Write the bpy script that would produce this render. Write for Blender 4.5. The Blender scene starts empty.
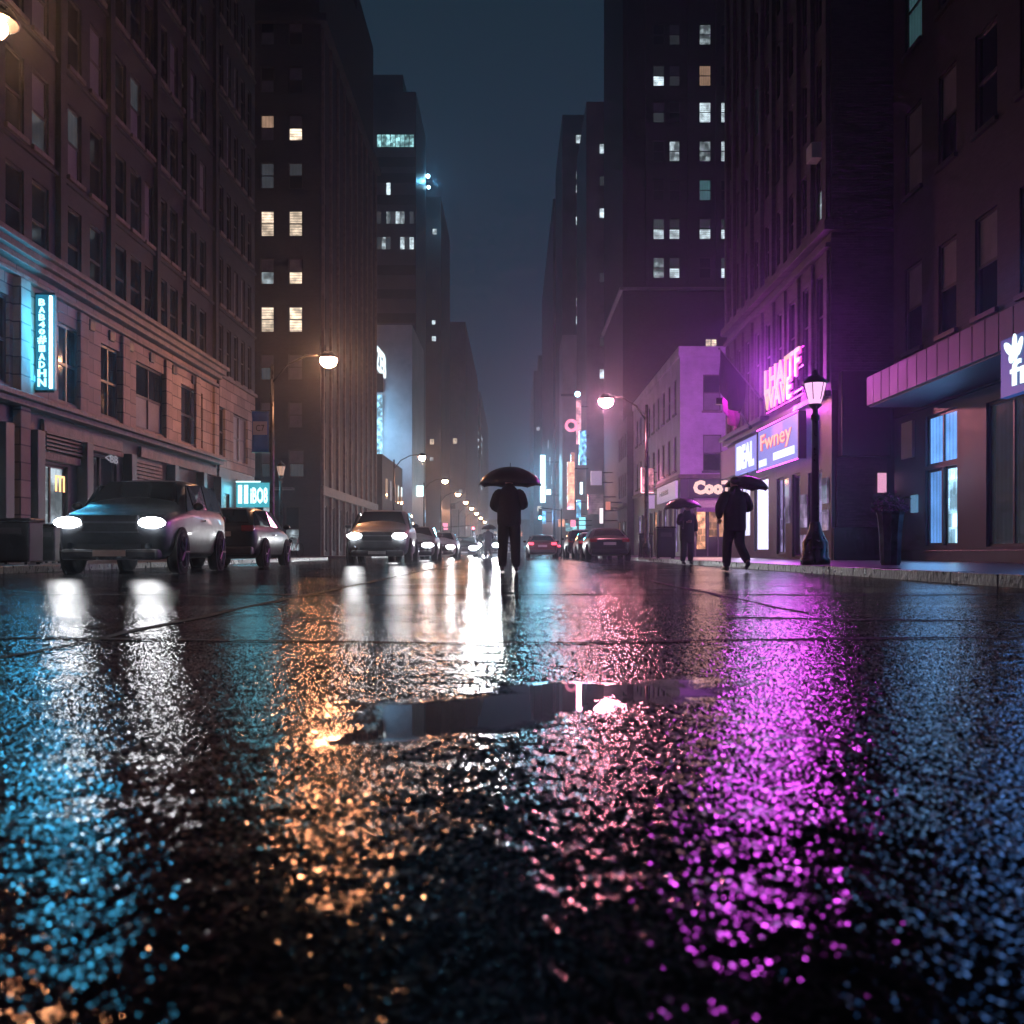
import bpy, bmesh, math, random
from mathutils import Vector, Matrix, Quaternion
RN = random.Random(11)
sc = bpy.context.scene
COL = sc.collection
rad = math.radians
pi = math.pi
CAMH = 0.37
def V(*a): return Vector(a)

# ------------------------------------------------------------------ materials
MATS = {}
def nmat(name):
    m = bpy.data.materials.new(name); m.use_nodes = True
    nt = m.node_tree; nt.nodes.clear()
    out = nt.nodes.new('ShaderNodeOutputMaterial')
    MATS[name] = m
    return m, nt, out
def N(nt, t, **kw):
    n = nt.nodes.new(t)
    for k, v in kw.items():
        if k in n.inputs: n.inputs[k].default_value = v
        else: setattr(n, k, v)
    return n
def L(nt, a, b): nt.links.new(a, b)
def math_node(nt, op, a, b=None, c=None, clamp=False):
    n = nt.nodes.new('ShaderNodeMath'); n.operation = op; n.use_clamp = clamp
    for i, x in enumerate((a, b, c)):
        if x is None: continue
        if isinstance(x, (int, float)): n.inputs[i].default_value = x
        else: nt.links.new(x, n.inputs[i])
    return n.outputs[0]
def c4(c): return (c[0], c[1], c[2], 1)

def surf(name, col, rough=0.6, metal=0.0, spec=0.5, var=0.35, scale=3.0, bump=0.0, bscale=40.0, coat=0.0):
    """plain surface whose colour drifts with large and fine noise (wear, dirt) and a little bump"""
    m, nt, out = nmat(name)
    p = N(nt, 'ShaderNodeBsdfPrincipled', Roughness=rough, Metallic=metal)
    p.inputs['Specular IOR Level'].default_value = spec
    p.inputs['Coat Weight'].default_value = coat
    tc = N(nt, 'ShaderNodeTexCoord')
    n1 = N(nt, 'ShaderNodeTexNoise', Scale=scale, Detail=6.0, Roughness=0.65)
    L(nt, tc.outputs['Object'], n1.inputs['Vector'])
    r = N(nt, 'ShaderNodeMapRange'); r.inputs['From Min'].default_value = .3; r.inputs['From Max'].default_value = .7
    r.inputs['To Min'].default_value = 1 - var; r.inputs['To Max'].default_value = 1 + var * .6
    L(nt, n1.outputs['Fac'], r.inputs['Value'])
    mx = N(nt, 'ShaderNodeMix', data_type='RGBA', blend_type='MULTIPLY'); mx.inputs[0].default_value = 1
    mx.inputs[6].default_value = c4(col); L(nt, r.outputs[0], mx.inputs[7])
    L(nt, mx.outputs[2], p.inputs['Base Color'])
    rr = math_node(nt, 'MULTIPLY_ADD', n1.outputs['Fac'], .3, max(rough - .15, .02), clamp=True)
    L(nt, rr, p.inputs['Roughness'])
    if bump:
        n2 = N(nt, 'ShaderNodeTexNoise', Scale=bscale, Detail=4.0); L(nt, tc.outputs['Object'], n2.inputs['Vector'])
        b = N(nt, 'ShaderNodeBump', Strength=1.0, Distance=bump); L(nt, n2.outputs['Fac'], b.inputs['Height'])
        L(nt, b.outputs[0], p.inputs['Normal'])
    L(nt, p.outputs[0], out.inputs[0])
    return m

def masonry(name, col, mortar, bw, bh, msize=.012, rough=.7, var=.4, bump=.006, off=.5):
    """brick or ashlar blocks laid on x+y against z so both street fronts and end walls line up"""
    m, nt, out = nmat(name)
    p = N(nt, 'ShaderNodeBsdfPrincipled', Roughness=rough)
    tc = N(nt, 'ShaderNodeTexCoord'); sx = N(nt, 'ShaderNodeSeparateXYZ'); L(nt, tc.outputs['Object'], sx.inputs[0])
    cx = N(nt, 'ShaderNodeCombineXYZ'); L(nt, math_node(nt, 'ADD', sx.outputs[0], sx.outputs[1]), cx.inputs[0]); L(nt, sx.outputs[2], cx.inputs[1])
    br = N(nt, 'ShaderNodeTexBrick', offset=off); br.inputs['Scale'].default_value = 1
    br.inputs['Brick Width'].default_value = bw; br.inputs['Row Height'].default_value = bh; br.inputs['Mortar Size'].default_value = msize
    br.inputs['Color1'].default_value = c4(col); br.inputs['Color2'].default_value = c4([x * (1 - var) for x in col]); br.inputs['Mortar'].default_value = c4(mortar)
    L(nt, cx.outputs[0], br.inputs['Vector'])
    n1 = N(nt, 'ShaderNodeTexNoise', Scale=.7, Detail=8.0, Roughness=.7); L(nt, tc.outputs['Object'], n1.inputs['Vector'])
    r = N(nt, 'ShaderNodeMapRange'); r.inputs['From Min'].default_value = .3; r.inputs['From Max'].default_value = .7
    r.inputs['To Min'].default_value = .6; r.inputs['To Max'].default_value = 1.15
    L(nt, n1.outputs['Fac'], r.inputs['Value'])
    mx = N(nt, 'ShaderNodeMix', data_type='RGBA', blend_type='MULTIPLY'); mx.inputs[0].default_value = 1
    L(nt, br.outputs['Color'], mx.inputs[6]); L(nt, r.outputs[0], mx.inputs[7]); L(nt, mx.outputs[2], p.inputs['Base Color'])
    n2 = N(nt, 'ShaderNodeTexNoise', Scale=30.0, Detail=3.0); L(nt, tc.outputs['Object'], n2.inputs['Vector'])
    h = math_node(nt, 'MULTIPLY_ADD', br.outputs['Fac'], -1.0, math_node(nt, 'MULTIPLY', n2.outputs['Fac'], .5))
    b = N(nt, 'ShaderNodeBump', Strength=1.0, Distance=bump); L(nt, h, b.inputs['Height']); L(nt, b.outputs[0], p.inputs['Normal'])
    L(nt, p.outputs[0], out.inputs[0])
    return m

def emit(name, col, s, base=(.05, .05, .05)):
    m, nt, out = nmat(name)
    p = N(nt, 'ShaderNodeBsdfPrincipled', Roughness=.4)
    p.inputs['Base Color'].default_value = c4(base)
    p.inputs['Emission Color'].default_value = c4(col); p.inputs['Emission Strength'].default_value = s
    m.cycles.emission_sampling = 'FRONT' if s > 5 else 'NONE'
    L(nt, p.outputs[0], out.inputs[0])
    return m

def litpane(name, col, s, kind='blinds', seed=0.0):
    """glass of a lit room: what shows inside (blind slats, shelves, curtains) is a pattern in the light"""
    m, nt, out = nmat(name)
    p = N(nt, 'ShaderNodeBsdfPrincipled', Roughness=.06); p.inputs['Base Color'].default_value = (.01, .012, .015, 1)
    tc = N(nt, 'ShaderNodeTexCoord'); mp = N(nt, 'ShaderNodeMapping'); oi = N(nt, 'ShaderNodeObjectInfo'); cl_ = N(nt, 'ShaderNodeCombineXYZ')
    L(nt, math_node(nt, 'MULTIPLY_ADD', oi.outputs['Random'], 23.0, seed), cl_.inputs[0]); L(nt, math_node(nt, 'MULTIPLY_ADD', oi.outputs['Random'], 7.3, seed * .6), cl_.inputs[2]); L(nt, cl_.outputs[0], mp.inputs['Location'])
    L(nt, tc.outputs['Object'], mp.inputs[0])
    n1 = N(nt, 'ShaderNodeTexNoise', Detail=5.0)
    n1.inputs['Scale'].default_value = 1.6
    L(nt, mp.outputs[0], n1.inputs['Vector'])
    sx = N(nt, 'ShaderNodeSeparateXYZ'); L(nt, mp.outputs[0], sx.inputs[0])
    if kind == 'blinds':
        w = math_node(nt, 'SINE', math_node(nt, 'MULTIPLY', sx.outputs[2], 38.0))
        f = math_node(nt, 'MULTIPLY_ADD', w, .22, .72)
        r = N(nt, 'ShaderNodeMapRange'); r.inputs['From Min'].default_value = .35; r.inputs['From Max'].default_value = .62
        r.inputs['To Min'].default_value = .35; r.inputs['To Max'].default_value = 1.2; L(nt, n1.outputs['Fac'], r.inputs[0])
        f = math_node(nt, 'MULTIPLY', f, r.outputs[0])
    elif kind == 'curtain':
        w = math_node(nt, 'SINE', math_node(nt, 'MULTIPLY', sx.outputs[0], 30.0))
        f = math_node(nt, 'MULTIPLY_ADD', w, .15, .8)
        f = math_node(nt, 'MULTIPLY', f, math_node(nt, 'ADD', n1.outputs['Fac'], .5))
    else:  # shop: shelves and goods
        br = N(nt, 'ShaderNodeTexBrick', offset=.37); br.inputs['Scale'].default_value = 1
        br.inputs['Brick Width'].default_value = .33; br.inputs['Row Height'].default_value = .42; br.inputs['Mortar Size'].default_value = .03
        br.inputs['Color1'].default_value = (1, 1, 1, 1); br.inputs['Color2'].default_value = (.12, .12, .12, 1); br.inputs['Mortar'].default_value = (.55, .55, .55, 1)
        cx = N(nt, 'ShaderNodeCombineXYZ'); L(nt, sx.outputs[0], cx.inputs[0]); L(nt, sx.outputs[2], cx.inputs[1]); L(nt, cx.outputs[0], br.inputs['Vector'])
        r = N(nt, 'ShaderNodeMapRange'); r.inputs['From Min'].default_value = .4; r.inputs['From Max'].default_value = .6
        r.inputs['To Min'].default_value = .15; r.inputs['To Max'].default_value = 1.3; L(nt, n1.outputs['Fac'], r.inputs[0])
        sp = N(nt, 'ShaderNodeSeparateColor'); L(nt, br.outputs['Color'], sp.inputs[0])
        f = math_node(nt, 'MULTIPLY', sp.outputs[0], r.outputs[0])
        f = math_node(nt, 'ADD', f, .12)
    p.inputs['Emission Color'].default_value = c4(col)
    L(nt, math_node(nt, 'MULTIPLY', f, math_node(nt, 'MULTIPLY_ADD', oi.outputs['Random'], s * .9, s * .5)), p.inputs['Emission Strength'])
    m.cycles.emission_sampling = 'NONE'
    L(nt, p.outputs[0], out.inputs[0])
    return m

def road_mat():
    m, nt, out = nmat('wet_asphalt')
    p = N(nt, 'ShaderNodeBsdfPrincipled'); p.inputs['IOR'].default_value = 1.45
    tc = N(nt, 'ShaderNodeTexCoord'); P = tc.outputs['Object']
    sx = N(nt, 'ShaderNodeSeparateXYZ'); L(nt, P, sx.inputs[0])
    # standing water: one clear puddle ahead of the camera and loose shallow films further on
    nz = N(nt, 'ShaderNodeTexNoise', Scale=3.2, Detail=2.0, Roughness=.6, noise_dimensions='2D'); L(nt, P, nz.inputs['Vector'])
    def ellipse(cx, cy, ang, a, b, wob, soft=.09):
        ca, sa = math.cos(ang), math.sin(ang)
        X = math_node(nt, 'ADD', sx.outputs[0], -cx); Y = math_node(nt, 'ADD', sx.outputs[1], -cy)
        u = math_node(nt, 'MULTIPLY_ADD', X, ca / a, math_node(nt, 'MULTIPLY', Y, sa / a))
        v = math_node(nt, 'MULTIPLY_ADD', X, -sa / b, math_node(nt, 'MULTIPLY', Y, ca / b))
        d = math_node(nt, 'SQRT', math_node(nt, 'ADD', math_node(nt, 'MULTIPLY', u, u), math_node(nt, 'MULTIPLY', v, v)))
        d = math_node(nt, 'MULTIPLY_ADD', math_node(nt, 'ADD', nz.outputs['Fac'], -.5), wob, d)
        r = N(nt, 'ShaderNodeMapRange', interpolation_type='SMOOTHSTEP'); r.inputs['From Min'].default_value = 1 + soft; r.inputs['From Max'].default_value = 1 - soft
        L(nt, d, r.inputs[0]); return r.outputs[0]
    pud = ellipse(.03, 2.42, rad(44), .54, .25, 2.0, .34)
    pud = math_node(nt, 'MAXIMUM', pud, ellipse(.2, 2.66, rad(5), .22, .2, 1.7, .3))
    mp = N(nt, 'ShaderNodeMapping'); mp.inputs['Scale'].default_value = (.55, 1.0, 1); L(nt, P, mp.inputs[0])
    nf = N(nt, 'ShaderNodeTexNoise', Scale=.55, Detail=2.0, Roughness=.6, noise_dimensions='2D'); L(nt, mp.outputs[0], nf.inputs['Vector'])
    film = N(nt, 'ShaderNodeMapRange', interpolation_type='SMOOTHSTEP'); film.inputs['From Min'].default_value = .48; film.inputs['From Max'].default_value = .68
    film.inputs['To Min'].default_value = 1.0; film.inputs['To Max'].default_value = .8
    L(nt, nf.outputs['Fac'], film.inputs[0])
    keep = math_node(nt, 'MULTIPLY', film.outputs[0], math_node(nt, 'SUBTRACT', 1.0, pud))
    # aggregate noise stretched along Y to offset camera foreshortening, over broader ripples
    ms = N(nt, 'ShaderNodeMapping'); ms.inputs['Scale'].default_value = (1.0, .52, 1); L(nt, P, ms.inputs[0])
    m3 = N(nt, 'ShaderNodeMapping'); m3.inputs['Scale'].default_value = (1.0, .5, 1); L(nt, P, m3.inputs[0])
    n2 = N(nt, 'ShaderNodeTexNoise', Scale=145.0, Detail=.6, Roughness=.45, noise_dimensions='2D'); L(nt, ms.outputs[0], n2.inputs['Vector'])
    n3 = N(nt, 'ShaderNodeTexNoise', Scale=27.0, Detail=1.0, noise_dimensions='2D'); L(nt, m3.outputs[0], n3.inputs['Vector'])
    h = math_node(nt, 'MULTIPLY_ADD', n3.outputs['Fac'], 1.5, math_node(nt, 'MULTIPLY', n2.outputs['Fac'], .56))
    m4 = N(nt, 'ShaderNodeMapping'); m4.inputs['Scale'].default_value = (1.6, 4.2, 1); L(nt, P, m4.inputs[0])  # broad ripples stretched along X to break up the reflected streaks
    n4 = N(nt, 'ShaderNodeTexNoise', Scale=1.0, Detail=2.0, noise_dimensions='2D'); L(nt, m4.outputs[0], n4.inputs['Vector'])
    h = math_node(nt, 'MULTIPLY_ADD', n4.outputs['Fac'], 3.4, h)
    vs_ = N(nt, 'ShaderNodeTexVoronoi', voronoi_dimensions='2D', feature='F1'); vs_.inputs['Scale'].default_value = 170; L(nt, ms.outputs[0], vs_.inputs['Vector'])
    vc = N(nt, 'ShaderNodeSeparateColor'); L(nt, vs_.outputs['Color'], vc.inputs[0])
    dry = N(nt, 'ShaderNodeMapRange'); dry.inputs['From Min'].default_value = .66; dry.inputs['From Max'].default_value = .78   # stones standing clear of the film
    L(nt, vc.outputs[0], dry.inputs[0])
    gap = N(nt, 'ShaderNodeMapRange'); gap.inputs['From Min'].default_value = .40; gap.inputs['From Max'].default_value = .56   # rough grit between the polished stones
    L(nt, vs_.outputs['Distance'], gap.inputs[0])
    dryk = math_node(nt, 'MULTIPLY', math_node(nt, 'MAXIMUM', dry.outputs[0], gap.outputs[0]), keep)
    h = math_node(nt, 'MULTIPLY', math_node(nt, 'ADD', h, -2.73), keep)
    b = N(nt, 'ShaderNodeBump', Strength=1.0, Distance=.0026); L(nt, h, b.inputs['Height'])
    L(nt, b.outputs[0], p.inputs['Normal'])
    cr = N(nt, 'ShaderNodeMix', data_type='RGBA'); cr.inputs[6].default_value = (.006, .008, .011, 1); cr.inputs[7].default_value = (.016, .019, .024, 1)
    L(nt, n2.outputs['Fac'], cr.inputs[0]); L(nt, cr.outputs[2], p.inputs['Base Color'])
    L(nt, math_node(nt, 'MULTIPLY_ADD', keep, .028, .02), p.inputs['Roughness'])
    df = N(nt, 'ShaderNodeBsdfDiffuse', Roughness=.5); L(nt, cr.outputs[2], df.inputs['Color']); L(nt, b.outputs[0], df.inputs['Normal'])
    ms_ = N(nt, 'ShaderNodeMixShader'); L(nt, dryk, ms_.inputs[0]); L(nt, p.outputs[0], ms_.inputs[1]); L(nt, df.outputs[0], ms_.inputs[2])
    L(nt, ms_.outputs[0], out.inputs[0])
    return m

def glass(name, col=(.012, .016, .02), rough=.06):
    m, nt, out = nmat(name)
    p = N(nt, 'ShaderNodeBsdfPrincipled', Roughness=rough); p.inputs['Base Color'].default_value = c4(col)
    tc = N(nt, 'ShaderNodeTexCoord'); n = N(nt, 'ShaderNodeTexNoise', Scale=1.2, Detail=2.0); L(nt, tc.outputs['Object'], n.inputs['Vector'])
    b = N(nt, 'ShaderNodeBump', Strength=.15, Distance=.02); L(nt, n.outputs['Fac'], b.inputs['Height']); L(nt, b.outputs[0], p.inputs['Normal'])
    L(nt, p.outputs[0], out.inputs[0]); return m

M = {}
M['road'] = road_mat()
M['tar'] = surf('tar', (.006, .006, .007), .6, spec=.06, var=.3, bump=.004, bscale=60)
M['slab'] = masonry('pavement_slabs', (.13, .125, .12), (.05, .05, .05), 1.2, 1.2, .015, rough=.3, var=.25, bump=.004, off=0)
M['kerb'] = surf('kerb_stone', (.1, .095, .095), .3, var=.5, scale=6, bump=.02, bscale=14)
M['brick'] = masonry('dark_brick', (.03, .03, .036), (.026, .026, .029), .24, .08, .01)
M['stone'] = masonry('limestone_blocks', (.3, .235, .19), (.06, .05, .045), 1.1, .42, .018, var=.35, bump=.012)
M['trim'] = surf('carved_stone', (.14, .112, .095), .6, var=.6, scale=3, bump=.02, bscale=12)
M['brown'] = masonry('brown_brick', (.034, .037, .045), (.028, .03, .036), .24, .08, .01)
M['concrete'] = surf('concrete_panel', (.2, .2, .21), .6, var=.3, scale=.4)
M['palewall'] = surf('pale_render', (.42, .42, .44), .55, var=.25, scale=.5, bump=.01, bscale=6)
M['slate'] = surf('slate_panel', (.1, .11, .125), .4, var=.3, scale=.3)
M['painted'] = masonry('painted_brick', (.52, .43, .6), (.42, .36, .48), .24, .08, .008, rough=.55, var=.08, bump=.005)  # lavender tint stands in for bluish purple light on this wall
M['mauve'] = masonry('grey_brick', (.085, .072, .09), (.065, .058, .07), .24, .08, .01)
M['black'] = surf('black_paint', (.012, .012, .014), .35, var=.3)
M['iron'] = surf('cast_iron', (.018, .018, .02), .3, metal=.3, var=.4, scale=8)
M['steel'] = surf('grey_steel', (.2, .2, .21), .35, metal=.7, var=.3)
M['darktrim'] = surf('dark_trim', (.022, .024, .03), .45, var=.4)
M['frame'] = surf('window_frame_paint', (.05, .048, .05), .4, var=.3)
M['glass'] = glass('dark_glass')
M['blind'] = surf('drawn_blind', (.16, .165, .17), .5, var=.35, scale=1.2)
M['dimlit'] = litpane('dim_lit_pane', (.75, .85, 1), .05, 'curtain')
M['warm'] = litpane('warm_lit_pane', (1, .8, .6), 1.7, 'blinds')
M['warmdim'] = litpane('warm_dim_pane', (1, .62, .42), .32, 'curtain')
M['cool'] = litpane('cool_lit_pane', (.75, .92, 1), 1.3, 'blinds', 3.1)
M['coolsplit'] = litpane('cool_low_light_pane', (.75, .92, 1), .5, 'shop', 5.3)
M['teal'] = litpane('teal_lit_pane', (.22, .55, .62), .2, 'curtain', 1.3)
M['shopblue'] = litpane('blue_shop_pane', (.16, .42, 1), 1.1, 'curtain', 2.2)
M['shopbright'] = litpane('bright_blue_shop_pane', (.4, .75, 1), 2.2, 'shop', 7.7)
M['shopwhite'] = litpane('white_shop_pane', (.72, .72, 1), 1.5, 'curtain', 4.4)
M['shoplav'] = litpane('lavender_shop_pane', (.6, .5, 1), .8, 'shop', 9.1)
M['shoporange'] = litpane('orange_shop_pane', (1, .45, .25), 1.4, 'shop', 1.9)
M['shoppale'] = litpane('pale_shop_pane', (.75, .9, 1), .75, 'shop', 6.2)
M['shopteal'] = litpane('teal_shop_pane', (.4, .9, 1), .9, 'shop', 8.2)
M['tyre'] = surf('tyre_rubber', (.01, .01, .01), .85, spec=.2, var=.3)
M['rim'] = surf('wheel_alloy', (.12, .12, .13), .4, metal=.8)
M['carglass'] = glass('car_glass', (.01, .012, .014), .03)
M['plate'] = surf('number_plate_paint', (.5, .5, .48), .4)
M['head'] = emit('headlamp', (.95, .97, 1), 85)
M['headfar'] = emit('headlamp_far', (.9, .96, 1), 460)
M['headdim'] = emit('headlamp_dim', (1, .97, .9), 60)
M['tail'] = emit('tail_lamp', (1, .05, .09), 4.5, (.2, .01, .01))
M['tailoff'] = surf('tail_lamp_off', (.25, .01, .015), .15, var=.1, coat=.5)
M['sodium'] = emit('sodium_lamp', (1, .42, .2), 470)
M['sodiumfar'] = emit('sodium_lamp_far', (1, .42, .2), 220)
M['pinklamp'] = emit('pink_lamp', (1, .29, .38), 700)
M['lantern'] = emit('lantern_glass', (1, .5, .9), 1.25)
M['cloth_dark'] = surf('dark_wool', (.018, .02, .026), .8, var=.4, scale=20)
M['cloth_navy'] = surf('navy_cloth', (.016, .02, .034), .75, var=.4, scale=20)
M['skin'] = surf('skin', (.42, .26, .2), .5, var=.1)
M['hair'] = surf('dark_hair', (.012, .01, .009), .5, var=.3, scale=30)
M['leather'] = surf('shoe_leather', (.014, .012, .011), .3, var=.3)
M['umb'] = surf('umbrella_nylon', (.012, .012, .016), .35, var=.2, scale=8)

# ------------------------------------------------------------------ mesh builder
class MB:
    def __init__(s): s.bm = bmesh.new()
    def quad(s, a, b, c, d):
        return s.bm.faces.new([s.bm.verts.new(p) for p in (a, b, c, d)])
    def poly(s, pts): return s.bm.faces.new([s.bm.verts.new(p) for p in pts])
    def box(s, x0, x1, y0, y1, z0, z1):
        v = [s.bm.verts.new((x, y, z)) for z in (z0, z1) for y in (y0, y1) for x in (x0, x1)]
        for f in ((0, 2, 3, 1), (4, 5, 7, 6), (0, 1, 5, 4), (2, 6, 7, 3), (0, 4, 6, 2), (1, 3, 7, 5)):
            s.bm.faces.new([v[i] for i in f])
        return s
    def tube(s, pts, rs, n=10, cap=True, ell=None):
        pts = [Vector(p) for p in pts]
        if not isinstance(rs, (list, tuple)): rs = [rs] * len(pts)
        rings = []; ref = None
        for i, p in enumerate(pts):
            t = (pts[min(i + 1, len(pts) - 1)] - pts[max(i - 1, 0)])
            t = t.normalized() if t.length > 1e-9 else Vector((0, 0, 1))
            if ref is None: ref = Vector((1, 0, 0)) if abs(t.x) < .8 else Vector((0, 1, 0))
            u = (ref - t * ref.dot(t)).normalized(); w = t.cross(u); ref = u
            r = rs[i]; ru, rw = (r if isinstance(r, tuple) else (r, r))
            rings.append([s.bm.verts.new(p + u * (ru * math.cos(2 * pi * k / n)) + w * (rw * math.sin(2 * pi * k / n))) for k in range(n)])
        for a, b in zip(rings, rings[1:]):
            for k in range(n): s.bm.faces.new((a[k], a[(k + 1) % n], b[(k + 1) % n], b[k]))
        if cap:
            s.bm.faces.new(rings[0][::-1]); s.bm.faces.new(rings[-1])
        return s
    def lathe(s, prof, c=(0, 0, 0), n=20, axis='Z', cap=True):
        c = Vector(c); rings = []
        for r, h in prof:
            ring = []
            for k in range(n):
                a = 2 * pi * k / n; x, y = r * math.cos(a), r * math.sin(a)
                ring.append(s.bm.verts.new(c + (Vector((x, y, h)) if axis == 'Z' else Vector((h, x, y)) if axis == 'X' else Vector((x, h, y)))))
            rings.append(ring)
        for a, b in zip(rings, rings[1:]):
            for k in range(n): s.bm.faces.new((a[k], a[(k + 1) % n], b[(k + 1) % n], b[k]))
        if cap:
            s.bm.faces.new(rings[0][::-1]); s.bm.faces.new(rings[-1])
        return s
    def ball(s, c, rx, ry=None, rz=None, u=14, v=9):
        ry = ry or rx; rz = rz or rx
        m = Matrix.Translation(c) @ Matrix.Diagonal((rx, ry, rz, 1))
        bmesh.ops.create_uvsphere(s.bm, u_segments=u, v_segments=v, radius=1, matrix=m); return s
    def build(s, name, mat, parent=None, smooth=False, bevel=0, world=None):
        bmesh.ops.recalc_face_normals(s.bm, faces=s.bm.faces)
        me = bpy.data.meshes.new(name); s.bm.to_mesh(me); s.bm.free()
        me.materials.append(M[mat] if isinstance(mat, str) else mat)
        if smooth:
            me.polygons.foreach_set('use_smooth', [True] * len(me.polygons))
        o = bpy.data.objects.new(name, me); COL.objects.link(o)
        if parent is not None: adopt(o, parent, world)
        if bevel:
            b = o.modifiers.new('bevel', 'BEVEL'); b.width = bevel; b.segments = 2; b.limit_method = 'ANGLE'
        return o
def world_mat(o):
    m = o.matrix_basis.copy(); p = o.parent
    if p is not None: m = world_mat(p) @ o.matrix_parent_inverse @ m
    return m
def adopt(o, parent, world=None):
    """world=True: vertices are in street metres; otherwise they are in the thing's own frame"""
    o.parent = parent
    if world: o.matrix_parent_inverse = world_mat(parent).inverted()
def tag(o, label=None, cat=None, group=None, kind=None):
    if label: o['label'] = label
    if cat: o['category'] = cat
    if group: o['group'] = group
    if kind: o['kind'] = kind
    return o
def thing(name, label, cat, loc=(0, 0, 0), rz=0, group=None):
    o = bpy.data.objects.new(name, None); COL.objects.link(o)
    o.empty_display_size = .3; o.location = loc; o.rotation_euler = (0, 0, rz)
    return tag(o, label, cat, group)
def copy_tree(o, parent=None):
    c = o.copy(); COL.objects.link(c)
    if parent is not None: c.parent = parent
    for ch in list(o.children): copy_tree(ch, c)
    return c
def lamp(name, typ, loc, col, power, parent=None, size=1, size_y=None, direction=None, radius=.1):
    d = bpy.data.lights.new(name, typ); d.color = col; d.energy = power
    if typ == 'AREA':
        d.shape = 'RECTANGLE' if size_y else 'SQUARE'; d.size = size
        if size_y: d.size_y = size_y
    else: d.shadow_soft_size = radius
    o = bpy.data.objects.new(name, d); COL.objects.link(o)
    o.location = loc
    if direction is not None: o.rotation_euler = Vector(direction).to_track_quat('-Z', 'Z').to_euler()
    if parent is not None: adopt(o, parent, True)
    return o

FACE = {'F': Matrix(((1, 0, 0), (0, 0, -1), (0, 1, 0))),      # columns: text x, text y, outward
        'L': Matrix(((0, 0, 1), (1, 0, 0), (0, 1, 0))),
        'R': Matrix(((0, 0, -1), (-1, 0, 0), (0, 1, 0)))}
def letters(txt, w, h, ext=.02, fat=.0, align_fit=True):
    cu = bpy.data.curves.new('letter_curve', 'FONT'); cu.body = txt; cu.size = 1; cu.extrude = .02; cu.offset = fat; cu.resolution_u = 2
    ob = bpy.data.objects.new('letter_curve', cu); COL.objects.link(ob)
    bpy.context.view_layer.update()
    me = bpy.data.meshes.new_from_object(ob.evaluated_get(bpy.context.evaluated_depsgraph_get()))
    bpy.data.objects.remove(ob); bpy.data.curves.remove(cu)
    xs = [v.co.x for v in me.vertices]; ys = [v.co.y for v in me.vertices]
    x0, x1, y0, y1 = min(xs), max(xs), min(ys), max(ys)
    for v in me.vertices:
        v.co = ((v.co.x - x0) / (x1 - x0) * w, (v.co.y - y0) / (y1 - y0) * h, (v.co.z + .02) / .04 * ext)
    return me
def sign_text(txt, face, origin, w, h, mat, parent, name='lettering', ext=.03, fat=.0, shear=0):
    me = letters(txt, w, h, ext, fat)
    R3 = FACE[face]
    for v in me.vertices:
        c = v.co.copy(); c.y += c.x * shear
        v.co = Vector(origin) + R3 @ c
    me.materials.append(M[mat] if isinstance(mat, str) else mat)
    o = bpy.data.objects.new(name, me); COL.objects.link(o); adopt(o, parent, True)
    return o

# ------------------------------------------------------------------ facades and windows
def facade(mb, face, plane, a0, a1, z0, z1, holes, depth=.1):
    """wall sheet with real openings. face F: plane y, a=x; L/R: plane x, a=y. holes: (a0,a1,z0,z1,...)"""
    def P(a, z, d=0):
        if face == 'F': return (a, plane + d, z)
        return (plane - d if face == 'L' else plane + d, a, z)
    hs = [h for h in holes if h[0] > a0 + .01 and h[1] < a1 - .01 and h[2] > z0 - .001 and h[3] < z1 - .01]
    A = sorted({round(x, 4) for h in hs for x in h[:2]} | {a0, a1}); Z = sorted({round(x, 4) for h in hs for x in h[2:4]} | {z0, z1})
    for i in range(len(A) - 1):
        for j in range(len(Z) - 1):
            ca, cz = (A[i] + A[i + 1]) / 2, (Z[j] + Z[j + 1]) / 2
            if any(h[0] < ca < h[1] and h[2] < cz < h[3] for h in hs): continue
            mb.quad(P(A[i], Z[j]), P(A[i + 1], Z[j]), P(A[i + 1], Z[j + 1]), P(A[i], Z[j + 1]))
    for h in hs:
        a, b, c, d = h[:4]
        mb.quad(P(a, c), P(a, d), P(a, d, depth), P(a, c, depth)); mb.quad(P(b, c), P(b, d), P(b, d, depth), P(b, c, depth))
        mb.quad(P(a, d), P(b, d), P(b, d, depth), P(a, d, depth)); mb.quad(P(a, c), P(b, c), P(b, c, depth), P(a, c, depth))
WC = {}
def window_meshes(w, h, style, pane, depth):
    key = (round(w, 3), round(h, 3), style, depth)
    if key not in WC:
        mb = MB(); t = min(.07, w * .07); y0, y1 = depth - .04, depth + .02
        mb.box(0, t, y0, y1, 0, h); mb.box(w - t, w, y0, y1, 0, h); mb.box(t, w - t, y0, y1, 0, t); mb.box(t, w - t, y0, y1, h - t, h)
        if 'm' in style: mb.box(t, w - t, y0 + .004, y1, h * .5 - t * .5, h * .5 + t * .5)
        if 'u' in style: mb.box(t, w - t, y0 + .004, y1, h * .62, h * .62 + t)
        if 'v' in style: mb.box(w / 2 - t * .5, w / 2 + t * .5, y0 - .004, y1, t, h - t)
        bmesh.ops.recalc_face_normals(mb.bm, faces=mb.bm.faces)
        me = bpy.data.meshes.new('window'); mb.bm.to_mesh(me); mb.bm.free(); me.materials.append(M['frame'])
        WC[key] = me
    pk = (round(w, 3), round(h, 3), pane, depth)
    if pk not in WC:
        mb = MB(); mb.quad((0, depth, 0), (w, depth, 0), (w, depth, h), (0, depth, h))
        me = bpy.data.meshes.new('pane'); mb.bm.to_mesh(me); mb.bm.free(); me.materials.append(M[pane]); WC[pk] = me
    return WC[key], WC[pk]
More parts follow.
